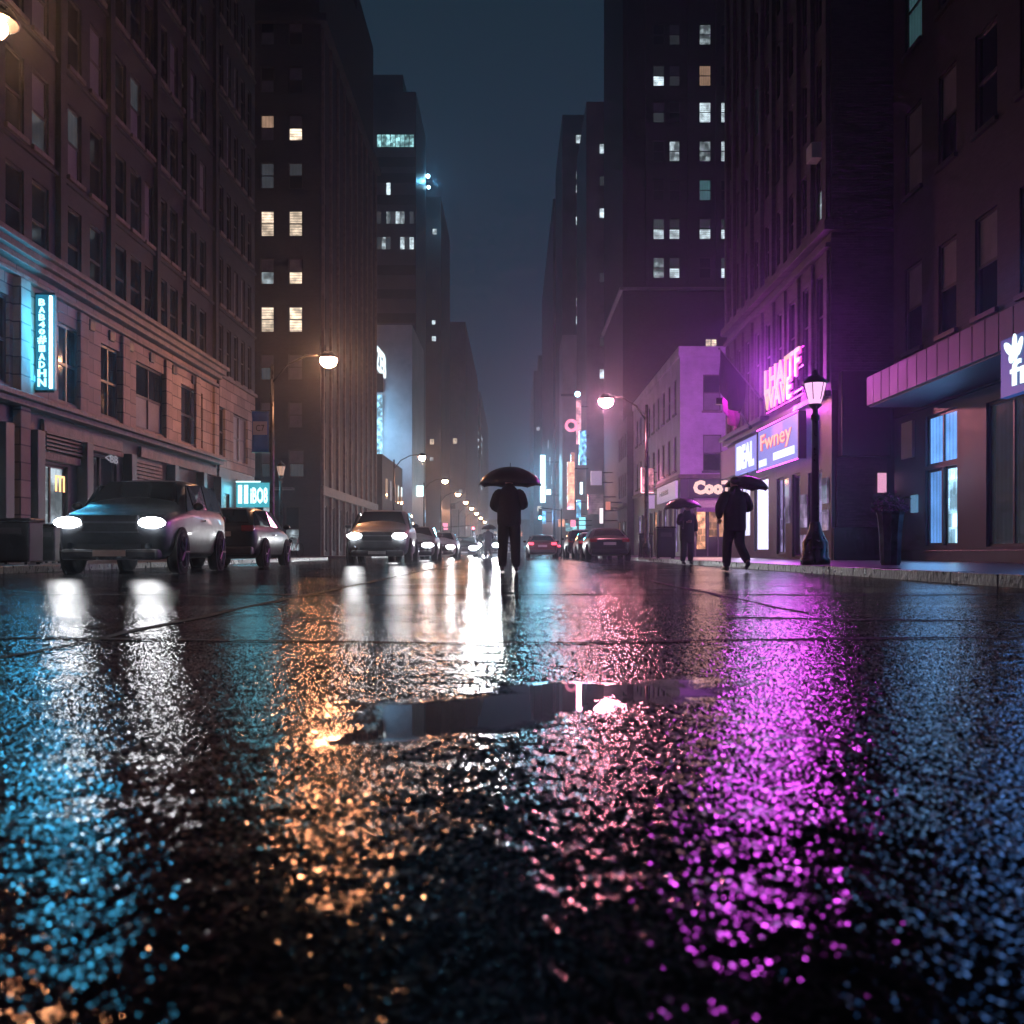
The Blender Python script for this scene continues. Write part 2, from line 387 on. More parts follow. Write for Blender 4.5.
def add_window(root, face, plane, h, depth=.1, sill=None):
    """h = (a0,a1,z0,z1,style,upper pane[,lower pane])"""
    a0, a1, z0, z1 = h[:4]; style = h[4] if len(h) > 4 else 'm'; pane = h[5] if len(h) > 5 else 'glass'
    w, hh = a1 - a0, z1 - z0
    fm, pm = window_meshes(w, hh, style, pane, depth)
    if face == 'F': loc, ang = (a0, plane, z0), 0
    elif face == 'L': loc, ang = (plane, a0, z0), pi / 2
    else: loc, ang = (plane, a1, z0), -pi / 2
    o = bpy.data.objects.new('window', fm); COL.objects.link(o); o.location = loc; o.rotation_euler = (0, 0, ang); adopt(o, root, True)
    if len(h) > 6 and h[6]:
        fm2, pl = window_meshes(w, hh * .5, style, h[6], depth); _, pu = window_meshes(w, hh * .5, style, pane, depth)
        for me, dz in ((pl, 0), (pu, hh * .5)):
            p = bpy.data.objects.new('pane', me); COL.objects.link(p); p.parent = o; p.location = (0, 0, dz)
    else:
        p = bpy.data.objects.new('pane', pm); COL.objects.link(p); p.parent = o
    if sill:
        k = ('sill', round(w, 3))
        if k not in WC:
            mb = MB(); mb.box(-.08, w + .08, -.1, -.004, -.12, 0); bmesh.ops.recalc_face_normals(mb.bm, faces=mb.bm.faces)
            me = bpy.data.meshes.new('sill'); mb.bm.to_mesh(me); mb.bm.free(); me.materials.append(M[sill]); WC[k] = me
        s = bpy.data.objects.new('sill', WC[k]); COL.objects.link(s); s.parent = o
    return o
def shell(root, mat, x0, x1, y0, y1, z0, z1, side, front=(), street=(), depth=.1, name='wall', sill=None, mk=True):
    """block of a building: front wall (towards -Y) and street wall with openings, plain back, far side and roof"""
    mb = MB()
    facade(mb, 'F', y0, x0, x1, z0, z1, front, depth)
    sp = x1 if side == 'L' else x0
    facade(mb, side, sp, y0, y1, z0, z1, street, depth)
    ox = x0 if side == 'L' else x1
    mb.quad((ox, y0, z0), (ox, y1, z0), (ox, y1, z1), (ox, y0, z1)); mb.quad((x0, y1, z0), (x1, y1, z0), (x1, y1, z1), (x0, y1, z1))
    mb.quad((x0, y0, z1), (x1, y0, z1), (x1, y1, z1), (x0, y1, z1))
    w = mb.build(name, mat, root, world=True)
    if mk:
        for h in front: add_window(root, 'F', y0, h, depth, sill)
        for h in street: add_window(root, side, sp, h, depth, sill)
    return w
def part(root, name, mat, boxes, bevel=0, label=None):
    mb = MB()
    for b in boxes: mb.box(*b)
    o = mb.build(name, mat, root, world=True, bevel=bevel)
    if label: o['label'] = label
    return o

# ------------------------------------------------------------------ the setting
KR, KL = 5.2, -8.7            # kerb lines
SW = .12
mb = MB(); mb.quad((-260, -60, 0), (260, -60, 0), (260, 760, 0), (-260, 760, 0)); tag(mb.build('road', 'road'), kind='structure')
for x0, x1, ys in ((KR + .3, 60, ((5, 46.4), (58.2, 700))), (-60, KL - .3, ((9, 46.8), (61.2, 700)))):
    for a, b in ys:
        mb = MB(); mb.box(x0, x1, a, b, -.05, SW); tag(mb.build('pavement', 'slab'), kind='structure')
        mb = MB()
        kx0, kx1 = (KR, KR + .3) if x0 > 0 else (KL - .3, KL)
        y = a
        while y < min(b, 150):
            l = min(1.15, b - y); j = RN.uniform(-.006, .006)
            mb.box(kx0 + j, kx1 - .002, y + .006, y + l - .006, -.05, SW + .012 + RN.uniform(-.004, .006)); y += 1.15
        tag(mb.build('kerb', 'kerb', bevel=.025), kind='structure')
def seam(pts, w):
    mb = MB(); q = []
    for i, (x, y) in enumerate(pts):
        a = Vector(pts[min(i + 1, len(pts) - 1)]) - Vector(pts[max(i - 1, 0)]); n = Vector((-a.y, a.x)).normalized()
        ww = w * RN.uniform(.55, 1.3) * .5
        q.append((Vector((x, y)) + n * ww, Vector((x, y)) - n * ww))
    for (a, b), (c, d) in zip(q, q[1:]): mb.quad((a.x, a.y, .004), (b.x, b.y, .004), (d.x, d.y, .004), (c.x, c.y, .004))
    tag(mb.build('road_joint', 'tar'), kind='structure')
seam([(-1.77 + RN.uniform(-.03, .03), 2 + i * .45) for i in range(95)], .055)
seam([(-3 + i * .3, 4.15 + .12 * math.sin(i * .5) + RN.uniform(-.03, .03)) for i in range(42)], .06)
seam([(-7 + i * .4, 8.6 + .1 * math.sin(i * .7) + RN.uniform(-.04, .04)) for i in range(36)], .1)
seam([(1.2 + i * .25, 5.6 - i * .05 + RN.uniform(-.04, .04)) for i in range(16)], .09)
seam([(1.75 + RN.uniform(-.03, .03), 6 + i * .6) for i in range(80)], .05)

# ------------------------------------------------------------------ LEFT: stone-based corner block
b = thing('office_building', 'long dark brick office block over a carved stone base with the blue vertical sign', 'building', (-12, 32, 0))
hs = []; zs = [7.75] + [10.5 + 2.95 * k for k in range(5)]
cols = [(23.6, 24.5), (24.9, 25.8), (26.9, 27.75), (28.3, 29.2), (30.0, 30.95), (31.3, 32.2), (32.5, 33.2), (33.75, 34.6), (34.9, 35.7), (36.1, 36.8), (37.1, 37.8), (38.2, 39.0)]
colb = [(40.7, 41.3), (41.8, 42.4), (42.9, 43.5), (44.0, 44.6), (45.1, 45.7)]
for r, z in enumerate(zs):
    for ci, (a, c) in enumerate(cols + colb):
        if (552 - 0) * c / 1000 + 1 < z or (r == 5 and ci < 6): continue
        pane = 'glass'; low = None
        if (r, ci) in ((1, 2), (2, 1), (2, 5)): pane, low = 'dimlit', 'blind'
        elif (r, ci) == (1, 1): pane, low = 'blind', 'dimlit'
        elif RN.random() < .13: pane = 'blind'
        hs.append((a, c, z if z > 8 else 7.72, z + 1.95, 'm', pane, low))
second = [(21.0, 22.6), (22.7, 23.75), (26.3, 27.6), (29.0, 30.4), (31.7, 34.3), (36.0, 38.5)]
for i, (a, c) in enumerate(second): hs.append((a, c, 4.35, 6.45, 'mv' if c - a > 1.2 else 'm', 'glass', 'blind' if i == 4 else None))
hs += [(40.4, 41.5, 4.3, 6.3, 'm', 'glass'), (42.7, 45.0, 4.3, 6.3, 'mv', 'blind')]
up = [h for h in hs if h[2] > 7]; lo = [h for h in hs if h[2] < 7]
shell(b, 'brick', -40, -12, 14, 46.3, 7.6, 42, 'L', street=up, sill='trim')
shell(b, 'stone', -40, -11.98, 13.98, 46.28, 3.86, 7.6, 'L', street=lo, depth=.13, name='stone_base')
shell(b, 'darktrim', -40, -12.0, 14, 46.26, 0.1, 3.85, 'L', street=[(25.2, 26.9, .45, 2.65, 'v', 'shoppale'), (20.9, 23.0, .4, 2.9, 'v', 'coolsplit'), (23.4, 24.3, .4, 2.9, '', 'dimlit'),
    (28.2, 30.2, .4, 3.2, 'v', 'glass'), (31.4, 34.2, .4, 2.5, 'v', 'glass'), (35.2, 37.4, .4, 2.9, 'v', 'glass'), (38.4, 39.8, .3, 2.9, '', 'dimlit'), (40.8, 42.2, .3, 2.8, 'v', 'shopteal'), (43.2, 45.2, .4, 2.9, 'v', 'shoppale')],
    depth=.13, name='shopfront')
X = -11.98
part(b, 'cornice', 'trim', [(X, X + .28, 14, 40.15, 7.28, 7.44), (X, X + .42, 14, 40.2, 7.44, 7.62), (X, X + .55, 14, 40.25, 7.62, 7.76), (X, X + .16, 14, 40.1, 6.98, 7.1)], .02)
part(b, 'cornice', 'trim', [(X, X + .12, 40.3, 46.3, 7.5, 7.64)], .02)
part(b, 'rosettes', 'darktrim', [(X, X + .07, y - .18, y + .18, 6.62, 6.94) for y in (26.0, 28.3, 29.7, 31.2, 33.0, 35.2, 37.3)], .05)
part(b, 'ledge', 'trim', [(X, X + .5, 14, 40.1, 4.0, 4.14), (X, X + .36, 14, 40.05, 3.86, 4.0)], .02)
part(b, 'fascia_band', 'trim', [(X, X + .1, y0, y1, 3.4, 3.74) for y0, y1 in ((14, 22.8), (25.3, 30.4), (31.9, 40.0))], .015)
part(b, 'lintel', 'trim', [(X, X + .12, 25.0, 27.4, 2.72, 2.92), (X, X + .12, 28.0, 30.4, 3.24, 3.38)], .015)
part(b, 'pilaster', 'stone', [(X, X + .2, 23.9, 24.4, .12, 6.95)], .02)
for y in (27.7, 30.7, 34.5, 37.7, 40.05):
    part(b, 'pilaster', 'stone', [(X, X + .1, y - .28, y + .28, 4.16, 6.96)], .02)
for y in (23.2, 24.75, 27.6, 30.8, 34.7, 37.9, 40.1):
    part(b, 'shop_pier', 'darktrim', [(X, X + .3, y - .2, y + .2, .12, 3.38)], .02)
part(b, 'louvre', 'frame', [(X + .02, X + .16, 25.3, 27.5, 2.98 + k * .1, 3.03 + k * .1) for k in range(5)])
part(b, 'roller_shutter', 'trim', [(X + .02, X + .1, 31.5, 33.8, 2.6 + k * .12, 2.69 + k * .12) for k in range(6)], .01)
mb = MB(); mb.tube([(-11.93, 40.32, .2), (-11.93, 40.32, 41)], .06, 8); mb.build('downpipe', 'iron', b, world=True)
part(b, 'string_course', 'brick', [(-12, -11.92, 14, 46.3, z - .28, z - .18) for z in zs[1:]])
for y in (40.0, 26.35, 29.6, 33.45, 36.45): part(b, 'brick_pier', 'brick', [(-12, -11.86, y - .16, y + .16, 7.8, 42)])
sign_text('<BB', 'L', (X + .12, 29.0, 3.0), .9, .22, emit('dim_white_letters', (.8, .85, 1), .22), b, 'shop_lettering')
sign_text('ITI', 'L', (X + .05, 26.0, 1.95), .5, .42, emit('orange_tube', (1, .5, .2), 2.2), b, 'window_neon')

# blue blade sign on the stone base
s = thing('blade_sign', 'blue vertical sign of glowing letters beside a bright white tube on stone wall', 'sign', (-11.7, 24.9, 4.3))
M['cyan'] = emit('cyan_letters', (.35, .85, 1), 2.6); M['cyantube'] = emit('cyan_tube', (.45, .9, 1), 9)
M['cyanpanel'] = emit('cyan_panel', (.02, .3, .5), .5, (.01, .03, .05))
part(s, 'panel', 'cyanpanel', [(-11.96, -11.47, 24.98, 25.1, 4.42, 6.8)], .015)
part(s, 'bracket', 'iron', [(-11.98, -11.5, 25.02, 25.06, 6.8, 6.86), (-11.98, -11.5, 25.02, 25.06, 4.36, 4.42)])
zc = 6.72
for k, (t, hh) in enumerate((('B', .2), ('A', .17), ('B', .19), ('4', .17), ('0', .17), ('#', .24), ('I', .19), ('A', .2), ('D', .2), ('H', .23), ('N', .24))):
    zc -= hh * .86 + .03; z = zc
    w = .21 if t in '#HN' else .15
    sign_text(t, 'F', (-11.78 - w / 2, 24.97, z), w, hh * .86, 'cyan', s, 'letter', .03, .035)
mb = MB(); mb.tube([(-11.55, 24.93, 4.45), (-11.55, 24.93, 6.75)], .035, 10); mb.build('neon_tube', 'cyantube', s, world=True)
lamp('blade_glow', 'AREA', (-11.5, 24.85, 5.6), (.05, .55, 1), 130, s, .4, 2.2, (-.35, -1, 0))

# cyan box sign further along
s = thing('box_sign', 'cyan lit box sign with pale bars hanging at the far end of the stone base', 'sign', (-11.2, 43, 2.3))
M['cyanbox'] = emit('cyan_box', (.04, .5, .62), .8); M['cyanwhite'] = emit('cyan_white', (.6, .95, 1), 2.0)
part(s, 'panel', 'cyanbox', [(-11.95, -10.52, 43.0, 43.16, 2.3, 3.35)], .02)
part(s, 'top_strip', 'cyanwhite', [(-11.95, -10.9, 42.96, 43.0, 3.36, 3.42)])
for x in (-11.86, -11.6): part(s, 'bar', 'cyanwhite', [(x, x + .17, 42.97, 42.997, 2.45, 3.25)])
sign_text('iBO8', 'F', (-11.33, 42.99, 2.45), .74, .7, 'cyanwhite', s, 'lettering', .02, .03)
part(s, 'bracket', 'iron', [(-11.98, -11.9, 43.05, 43.1, 2.2, 3.5)])
lamp('box_sign_glow', 'AREA', (-11.1, 42.85, 2.85), (.15, .75, 1), 45, s, 1.5, .9, (.15, -1, -.1))

# ------------------------------------------------------------------ LEFT: dark tower across the side street
b = thing('corner_tower', 'dark brown tower with two columns of lit windows facing the side street', 'building', (-20, 74, 0))
fr = []
rows = [8.05 + 2.97 * k for k in range(11)]
lit = {6: (('warmdim', 'blind'), ('blind', 'warm')), 5: (('dimlit', 'dimlit'), ('dimlit', 'glass')), 4: (('warm', 'warm'), ('warm', 'warm')), 3: (('blind', 'coolsplit'), ('blind', 'warm')),
       2: (('warm', 'warm'), ('warm', 'warm')), 1: (('blind', 'dimlit'), ('blind', 'blind')), 0: (('blind', 'blind'), ('blind', 'blind'))}
for r, z in enumerate(rows):
    for ci, (a, c) in enumerate(((-15.72, -14.86), (-13.98, -13.1))):
        u, l = lit.get(r, (('glass', 'blind'), ('blind', 'glass')))[ci]
        fr.append((a, c, z, z + 1.62, 'm', u, l))
for ci, (a, c) in enumerate(((-15.7, -14.8), (-13.95, -13.0))): fr.append((a, c, 5.0, 6.7, 'm', 'blind', 'dimlit'))
fr += [(-15.6, -14.9, 1.2, 3.4, 'm', 'coolsplit', 'shoppale'), (-14.2, -13.3, .4, 3.2, 'm', 'glass', 'shoppale')]
st = []
for k in range(9):
    y = 62.9 + k * 2.65
    for r in range(7):
        st.append((y, y + .85, 5.6 + r * 2.97, 7.6 + r * 2.97, 'm', RN.choice(['glass', 'glass', 'blind']), None))
    if k % 1 == 0: st.append((y - .2, y + 1.3, .4, 3.3, 'v', ['dimlit', 'glass', 'shoppale', 'glass', 'dimlit', 'glass', 'shoporange', 'shoppale', 'glass'][k]))
shell(b, 'brown', -30, -12, 62, 87, 0.1, 33.5, 'L', fr, st)
part(b, 'cornice', 'brown', [(-12, -11.55, 61.6, 87, 33.1, 33.6), (-30, -12, 61.6, 62, 33.1, 33.6)])
part(b, 'pier', 'trim', [(-12, -11.85, 62.35 + k * 2.65, 62.65 + k * 2.65, .12, 33.0) for k in range(10)])
part(b, 'stone_band', 'trim', [(-12, -11.8, 62, 87, 3.9, 4.5)], .03)
part(b, 'canopy', 'steel', [(-16, -13.6, 61.2, 61.97, 4.2, 4.34)])
part(b, 'upper_tower', 'brown', [(-30, -12.1, 62.2, 70, 33.6, 62), (-30, -12.1, 70.02, 77, 33.6, 42), (-30, -12.1, 77.02, 86, 33.6, 43.7)])

# pale lit building and towers beyond
b = thing('pale_building', 'pale slab building washed by blue light beside a vertical screen', 'building', (-15, 115, 0))
shell(b, 'palewall', -22, -11, 108, 122, 0.1, 24.9, 'L', [(-15.3, -12.4, .4, 3.5, 'v', 'shopteal')], [(109.5 + k * 3, 111.5 + k * 3, .4, 3.5, 'v', 'shoppale') for k in range(4)])
part(b, 'dark_panel', 'black', [(-14.9, -14.1, 107.7, 107.98, 17.6, 19.6)])
M['bluescreen'] = litpane('blue_screen', (.35, .75, 1), 1.6, 'shop', 2.9)
part(b, 'screen', 'bluescreen', [(-14.9, -14.2, 107.6, 107.98, 5.5, 17.3)])
sign_text('ZEB', 'F', (-14.9, 107.95, 20.2), 1.1, 2.6, emit('white_script', (.8, .95, 1), 1.6), b, 'lettering', .05, .05, shear=-1.2)
lamp('added_face_wash', 'AREA', (-14.4, 105, 13), (.3, .65, 1), 600, b, 1.2, 11, (.5, .9, 0))  # unseen lamp added in front of the wall to brighten it blue
b = thing('stepped_tower', 'slate office tower with a row of cyan lit windows near its top', 'building', (-17, 132, 0))
w = shell(b, 'slate', -24, -12.25, 125, 139, 0.1, 57.9, 'L')
part(b, 'roof_plant', 'slate', [(-22, -14, 126, 136, 58, 60.5)])
k = 0
M['cyanwin'] = litpane('cyan_office_pane', (.45, .95, 1), 1.1, 'shop', 3.3)
for z, mats in ((51.0, ['cyanwin'] * 8), (41.4, ['dimlit', 'glass', 'coolsplit', 'dimlit', 'cool', 'coolsplit', 'glass', 'dimlit']), (38.2, ['dimlit', 'coolsplit', 'dimlit', 'glass', 'glass', 'cool', 'dimlit', 'cool']), (45, ['glass', 'glass', 'cool', 'glass', 'glass', 'glass', 'glass', 'glass']), (26, ['glass', 'cool', 'glass', 'coolsplit', 'glass', 'coolsplit', 'glass', 'glass'])):
    for i in range(8):
        if mats[i] == 'glass': continue
        x = -17.1 + i * .58
        part(b, 'window', mats[i], [(x, x + .5, 124.93, 125.02, z, z + 1.5)])
for z in (48.5, 46.5, 43.8, 35, 32, 29): part(b, 'spandrel', 'darktrim', [(-18, -12.3, 124.93, 125.01, z, z + 1.2)])
M['beacon'] = emit('blue_beacon', (.45, .85, 1), 14)
mb = MB(); mb.ball((-12.0, 139.5, 52.8), .28); mb.build('beacon', 'beacon', b, True, world=True)
mb = MB(); mb.ball((-11.95, 139.9, 51.4), .24); mb.build('beacon', 'beacon', b, True, world=True)
lamp('beacon_glow', 'POINT', (-11.3, 139.2, 52), (.15, .6, 1), 500, b, radius=.3)

def far_tower(name, label, x0, x1, y0, y1, h, side, mat, wins, extra=()):
    bb = thing(name, label, 'building', ((x0 + x1) / 2, (y0 + y1) / 2, 0))
    shell(bb, mat, x0, x1, y0, y1, 0.1, h, side)
    sp = x1 if side == 'L' else x0
    for (face, a, z, w_, h_, m_) in wins:
        if face == 'F': bx = (a, a + w_, y0 - .08, y0 + .02, z, z + h_)
        elif side == 'L': bx = (sp - .02, sp + .08, a, a + w_, z, z + h_)
        else: bx = (sp - .08, sp + .02, a, a + w_, z, z + h_)
        part(bb, 'window', m_, [bx])
    return bb
def street_win(y0, y1, z0, dz, rows, dy, frac, mats, w_=1.4, h_=1.6):
    o = []
    y = y0
    while y < y1:
        for r in range(rows):
            if RN.random() < frac: o.append(('S', y, z0 + r * dz, w_, h_, RN.choice(mats)))
        y += dy
    return o
b = far_tower('dark_tower', 'narrow dark tower just beyond the tower with cyan windows', -26, -10.95, 150, 171, 53.6, 'L', 'slate',
    [('F', -12.2, 48, .6, .8, 'cool'), ('F', -12.3, 34.5, .5, .6, 'cool'), ('F', -12.3, 32, .6, .7, 'cool'), ('F', -12.6, 16.5, .6, .8, 'warm'), ('F', -12.6, 14, .5, .6, 'coolsplit'), ('F', -12.9, 1, 1.6, 2.6, 'shopteal')] + street_win(151, 170, .6, 3.2, 1, 3.2, .7, ['shoppale', 'shopteal', 'shoporange'], 2.2, 2.6))
b = far_tower('mid_tower', 'flat topped dark block in the hazy left middle distance', -28, -9.7, 200, 268, 46.4, 'L', 'concrete',
    [('F', -12.2, 22, .8, 1.1, 'warm'), ('F', -13.8, 21.5, .6, .8, 'cool'), ('F', -11, 12, .7, .9, 'coolsplit'), ('F', -12.5, 9, .8, 1.2, 'dimlit')] + street_win(202, 265, .6, 3.2, 1, 4.5, .75, ['shoppale', 'shopteal', 'shoporange', 'warm'], 3, 2.6))
b = far_tower('end_tower', 'faint blue tower with small white windows where the left row ends', -30, -9.7, 290, 380, 47, 'L', 'concrete',
    [('F', -11.2 + .6 * i, 34.5 - 2 * r, .4, .7, 'cool') for i in range(2) for r in range(3)] + [('S', 296 + 6 * i, 34 - 2.2 * r, 2.5, .9, 'cool') for i in range(2) for r in range(3)] + [('S', 293 + 7 * i, 21 - 2.2 * r, 2.6, .9, 'cool') for i in range(2) for r in range(2)])
b = far_tower('low_shop_row', 'low shopfront building with pale lit windows between the tower and pale slab', -22, -11.6, 88, 104, 9, 'L', 'brown',
    [('S', 89.5 + 4.2 * i, .6, 3, 2.6, m) for i, m in enumerate(('shopteal', 'shoppale', 'shoporange', 'shopteal'))] + [('S', 90 + 3 * i, 5.2, 1.2, 1.8, RN.choice(['dimlit', 'blind', 'warmdim'])) for i in range(5)])

# ------------------------------------------------------------------ RIGHT: canopy building nearest
b = thing('canopy_building', 'dark brick building with a long metal canopy and a blue glowing shop door', 'building', (11.5, 23, 0))
st = []
for r, z in enumerate((6.2, 10.75, 14.9)):
    for ci, (a, c) in enumerate(((28.2, 29.4), (26.0, 27.1), (23.8, 24.95), (21.6, 22.75), (19.4, 20.5))):
        u, l = 'glass', None
        if (r, ci) == (2, 0): u, l = 'teal', 'teal'
        if (r, ci) == (1, 0): u, l = 'blind', 'blind'
        if (r, ci) == (0, 2): u, l = 'blind', 'glass'
        if (r, ci) in ((0, 0), (0, 1), (1, 1)): u, l = 'blind', 'glass'
        st.append((a, c, z, z + 2.45, 'm', u, l))
shop = [(26.0, 28.0, 2.75, 4.15, 'v', 'shopblue'), (26.95, 28.0, .55, 2.65, '', 'shopblue'), (26.0, 26.85, .55, 2.65, '', 'shopbright'), (22.0, 24.4, .5, 4.0, 'v', 'dimlit'), (17.5, 20.8, .5, 4.0, 'v', 'shopblue')]
shell(b, 'brown', 11.5, 40, 14, 30.3, 4.4, 40, 'R', street=st, sill='darktrim')
shell(b, 'darktrim', 11.52, 40, 14.02, 30.28, 0.1, 4.38, 'R', street=shop, depth=.12, name='shopfront')
mb = MB()
y = 14.0
while y < 28.3:
    mb.box(9.98, 10.05, y + .01, min(y + .58, 28.3), 4.5, 5.3); y += .6
mb.box(10.05, 11.5, 14, 28.3, 4.46, 4.56); mb.box(10.05, 11.5, 14, 28.3, 5.1, 5.2); mb.box(10.05, 10.12, 14, 28.28, 4.56, 5.1)
mb.box(10.06, 11.5, 28.24, 28.3, 4.56, 5.1)
M['fascia'] = surf('fascia_sheet', (.09, .085, .11), .55, metal=0, var=.35, scale=1.5)
mb.build('canopy', 'fascia', b, world=True, bevel=.008)
part(b, 'notice_panel', 'palewall', [(11.42, 11.5, 28.7, 29.5, 3.1, 4.15)])
part(b, 'door_sign', emit('small_blue_notice', (.25, .6, 1), .35), [(11.44, 11.5, 28.45, 28.85, 1.5, 2.0)])
part(b, 'base_course', 'black', [(11.4, 11.5, 14, 30.2, .12, .42)], .01)
lamp('shop_glow', 'AREA', (11.35, 27, 2.4), (.2, .5, 1), 60, b, 1.9, 3.2, (-1, -.15, -.15))
M['bluepanel'] = emit('blue_sign_panel', (.03, .1, .42), .55); M['bluewhite'] = emit('sign_white', (.75, .95, 1), 1.5)
s = thing('shop_sign', 'deep blue sign panel with a white leaf emblem above lettering on the canopy', 'sign', (9.9, 19, 4))
part(s, 'panel', 'bluepanel', [(9.8, 9.95, 16.6, 20.15, 3.45, 4.62)], .02)
mb = MB()
for (cy, cz, ry, rz, ang) in ((19.55, 4.3, .13, .2, 0), (19.78, 4.38, .09, .22, .9), (19.55, 4.47, .08, .17, 0), (19.35, 4.36, .08, .19, -.5), (19.68, 4.18, .09, .1, .3)):
    pts = []
    for k in range(20):
        t = 2 * pi * k / 20; u, w = ry * math.cos(t), rz * math.sin(t)
        pts.append((0, cy + u * math.cos(ang) + w * math.sin(ang), cz - u * math.sin(ang) + w * math.cos(ang)))
    a = [mb.bm.verts.new((9.795, p[1], p[2])) for p in pts]; c = [mb.bm.verts.new((9.775, p[1], p[2])) for p in pts]
    mb.bm.faces.new(c)
    for k in range(20): mb.bm.faces.new((a[k], a[(k + 1) % 20], c[(k + 1) % 20], c[k]))
mb.build('leaf_emblem', 'bluewhite', s, world=True)
sign_text('fruit', 'R', (9.795, 19.72, 3.62), 2.2, .5, 'bluewhite', s, 'lettering', .02, .02)
lamp('sign_glow', 'AREA', (9.6, 18.4, 4.05), (.1, .35, 1), 55, s, 3.6, 1.1, (-1, 0, -.2))

# ------------------------------------------------------------------ RIGHT: purple-lit corner building
b = thing('neon_building', 'tall grey brick building washed in magenta above its neon shop signs', 'building', (9.8, 38, 0))
st = []
cl = [(31.7, 32.4), (33.2, 33.95), (34.9, 35.65), (36.5, 37.25), (38.2, 38.95), (39.9, 40.65), (41.6, 42.3), (43.2, 43.9), (44.7, 45.4)]
for ci, (a, c) in enumerate(cl):
    st.append((a, c, 5.75, 9.2, 'u', 'glass'))
    for r in range(4):
        z = 11.0 + 3.1 * r
        if z > 552 * c / 1000: continue
        u, l = 'glass', None
        if (r, ci) == (2, 5): u, l = 'teal', 'teal'
        if (r, ci) == (0, 0): u, l = 'blind', 'coolsplit'
        st.append((a, c, z, z + 2.0, 'm', u, l))
shopr = [(41.6, 45.2, 1.0, 3.2, 'v', 'shopwhite'), (38.6, 40.9, .4, 3.3, '', 'shopwhite'), (36.2, 37.4, .3, 3.1, 'v', 'shoplav'), (34.3, 35.3, .2, 3.1, '', 'glass'), (31.9, 33.4, .4, 3.0, 'v', 'shoplav')]
shell(b, 'mauve', 9.8, 28, 30.9, 46, 5.4, 44, 'R', street=st)
shell(b, 'darktrim', 9.82, 28, 30.92, 45.98, 0.1, 5.38, 'R', street=shopr, depth=.12, name='shopfront')
part(b, 'cornice', 'mauve', [(9.5, 9.8, 30.6, 46, 10.25, 10.55), (9.8, 28, 30.6, 30.9, 10.25, 10.55), (9.62, 9.8, 30.9, 46, 9.8, 9.95)], .02)
part(b, 'cornice', 'darktrim', [(9.45, 9.8, 38.4, 46.2, 5.42, 5.6), (9.6, 9.8, 30.9, 46.1, 5.2, 5.38)], .02)
part(b, 'pier', 'mauve', [(9.66, 9.8, y - .2, y + .2, 10.6, 44) for y in (31.2, 32.8, 34.4, 36.1, 37.7, 39.4, 41.1, 42.75, 44.3, 45.7)] + [(9.7, 9.8, y - .16, y + .16, 5.65, 9.75) for y in (31.2, 32.8, 34.4, 36.1, 37.7, 39.4, 41.1, 42.75, 44.3, 45.7)])
part(b, 'shutter_box', 'black', [(10.0, 11.5, 30.5, 30.9, 3.3, 5.9)], .02)
part(b, 'plaster_panel', 'mauve', [(9.95, 11.5, 30.82, 30.9, 1.15, 3.28)])
part(b, 'base_course', 'black', [(9.84, 11.6, 30.78, 30.9, .12, 1.12)], .01)
M['poster'] = litpane('glowing_poster', (.8, .6, 1), .45, 'shop', 3.7)  # poster faces given a patterned glow of their own
for y0, y1, z0, z1 in ((31.2, 31.75, 1.9, 2.7), (31.2, 31.7, 1.05, 1.7), (33.5, 34.1, 1.2, 2.3), (33.55, 34.1, .35, .95), (35.5, 36.0, 1.4, 3.0)):
    part(b, 'poster', 'poster', [(9.76, 9.815, y0, y1, z0, z1)])
part(b, 'poster', emit('pink_glow_poster', (1, .45, .7), .8), [(11.2, 11.45, 30.74, 30.81, 2.2, 2.8)])  # pink light on this poster is put in as emission
part(b, 'window_unit', 'palewall', [(9.45, 9.8, 31.75, 32.35, 12.9, 13.4)], .02)
lamp('shop_window_glow', 'AREA', (9.55, 41.8, 2.1), (.7, .6, 1), 110, b, 5, 2.2, (-1, -.1, -.1))

# neon letters
s = thing('neon_sign', 'tall cream neon letters glowing magenta above the blue billboard', 'sign', (9.4, 35.7, 5.6))
M['magedge'] = emit('magenta_edge', (1, .03, .6), .9); M['cream'] = emit('cream_neon', (1, .62, .42), 1.0); M['magenta'] = emit('magenta_neon', (1, .06, .8), 4)
sign_text('LHAITF', 'R', (9.47, 37.5, 6.25), 4.6, .9, 'magedge', s, 'letter_halo', .03, .05)
sign_text('WAVE', 'R', (9.47, 37.5, 5.62), 3.6, .75, 'magedge', s, 'letter_halo', .03, .05)
sign_text('LHAITF', 'R', (9.42, 37.5, 6.25), 4.6, .9, 'cream', s, 'lettering', .05, .012)
sign_text('WAVE', 'R', (9.42, 37.5, 5.62), 3.6, .75, 'cream', s, 'lettering', .05, .012)
part(s, 'support_rail', 'iron', [(9.48, 9.52, 32.8, 37.7, z, z + .05) for z in (5.75, 6.5, 6.95)] + [(9.5, 9.66, y, y + .05, 6.56, 6.6) for y in (33.4, 35.5, 37.3)])
mb = MB()
for z in (5.58, 7.13): mb.tube([(9.5, 32.8, z), (9.5, 37.6, z)], .02, 8)
mb.build('magenta_tube', 'magenta', s, world=True)
lamp('neon_glow', 'AREA', (9.1, 34.6, 6.3), (.85, .08, 1), 620, s, 2.3, 1.5, (-1, -.9, -.35))
lamp('neon_wall_glow', 'AREA', (9.3, 35.8, 6.3), (.85, .07, 1), 55, s, 5, 1.5, (1, 0, 0.05))
lamp('flag_fill', 'POINT', (8.6, 38.9, 7.0), (.9, .1, 1), 260, s, radius=.3)  # point lamp added beside the flags to brighten them

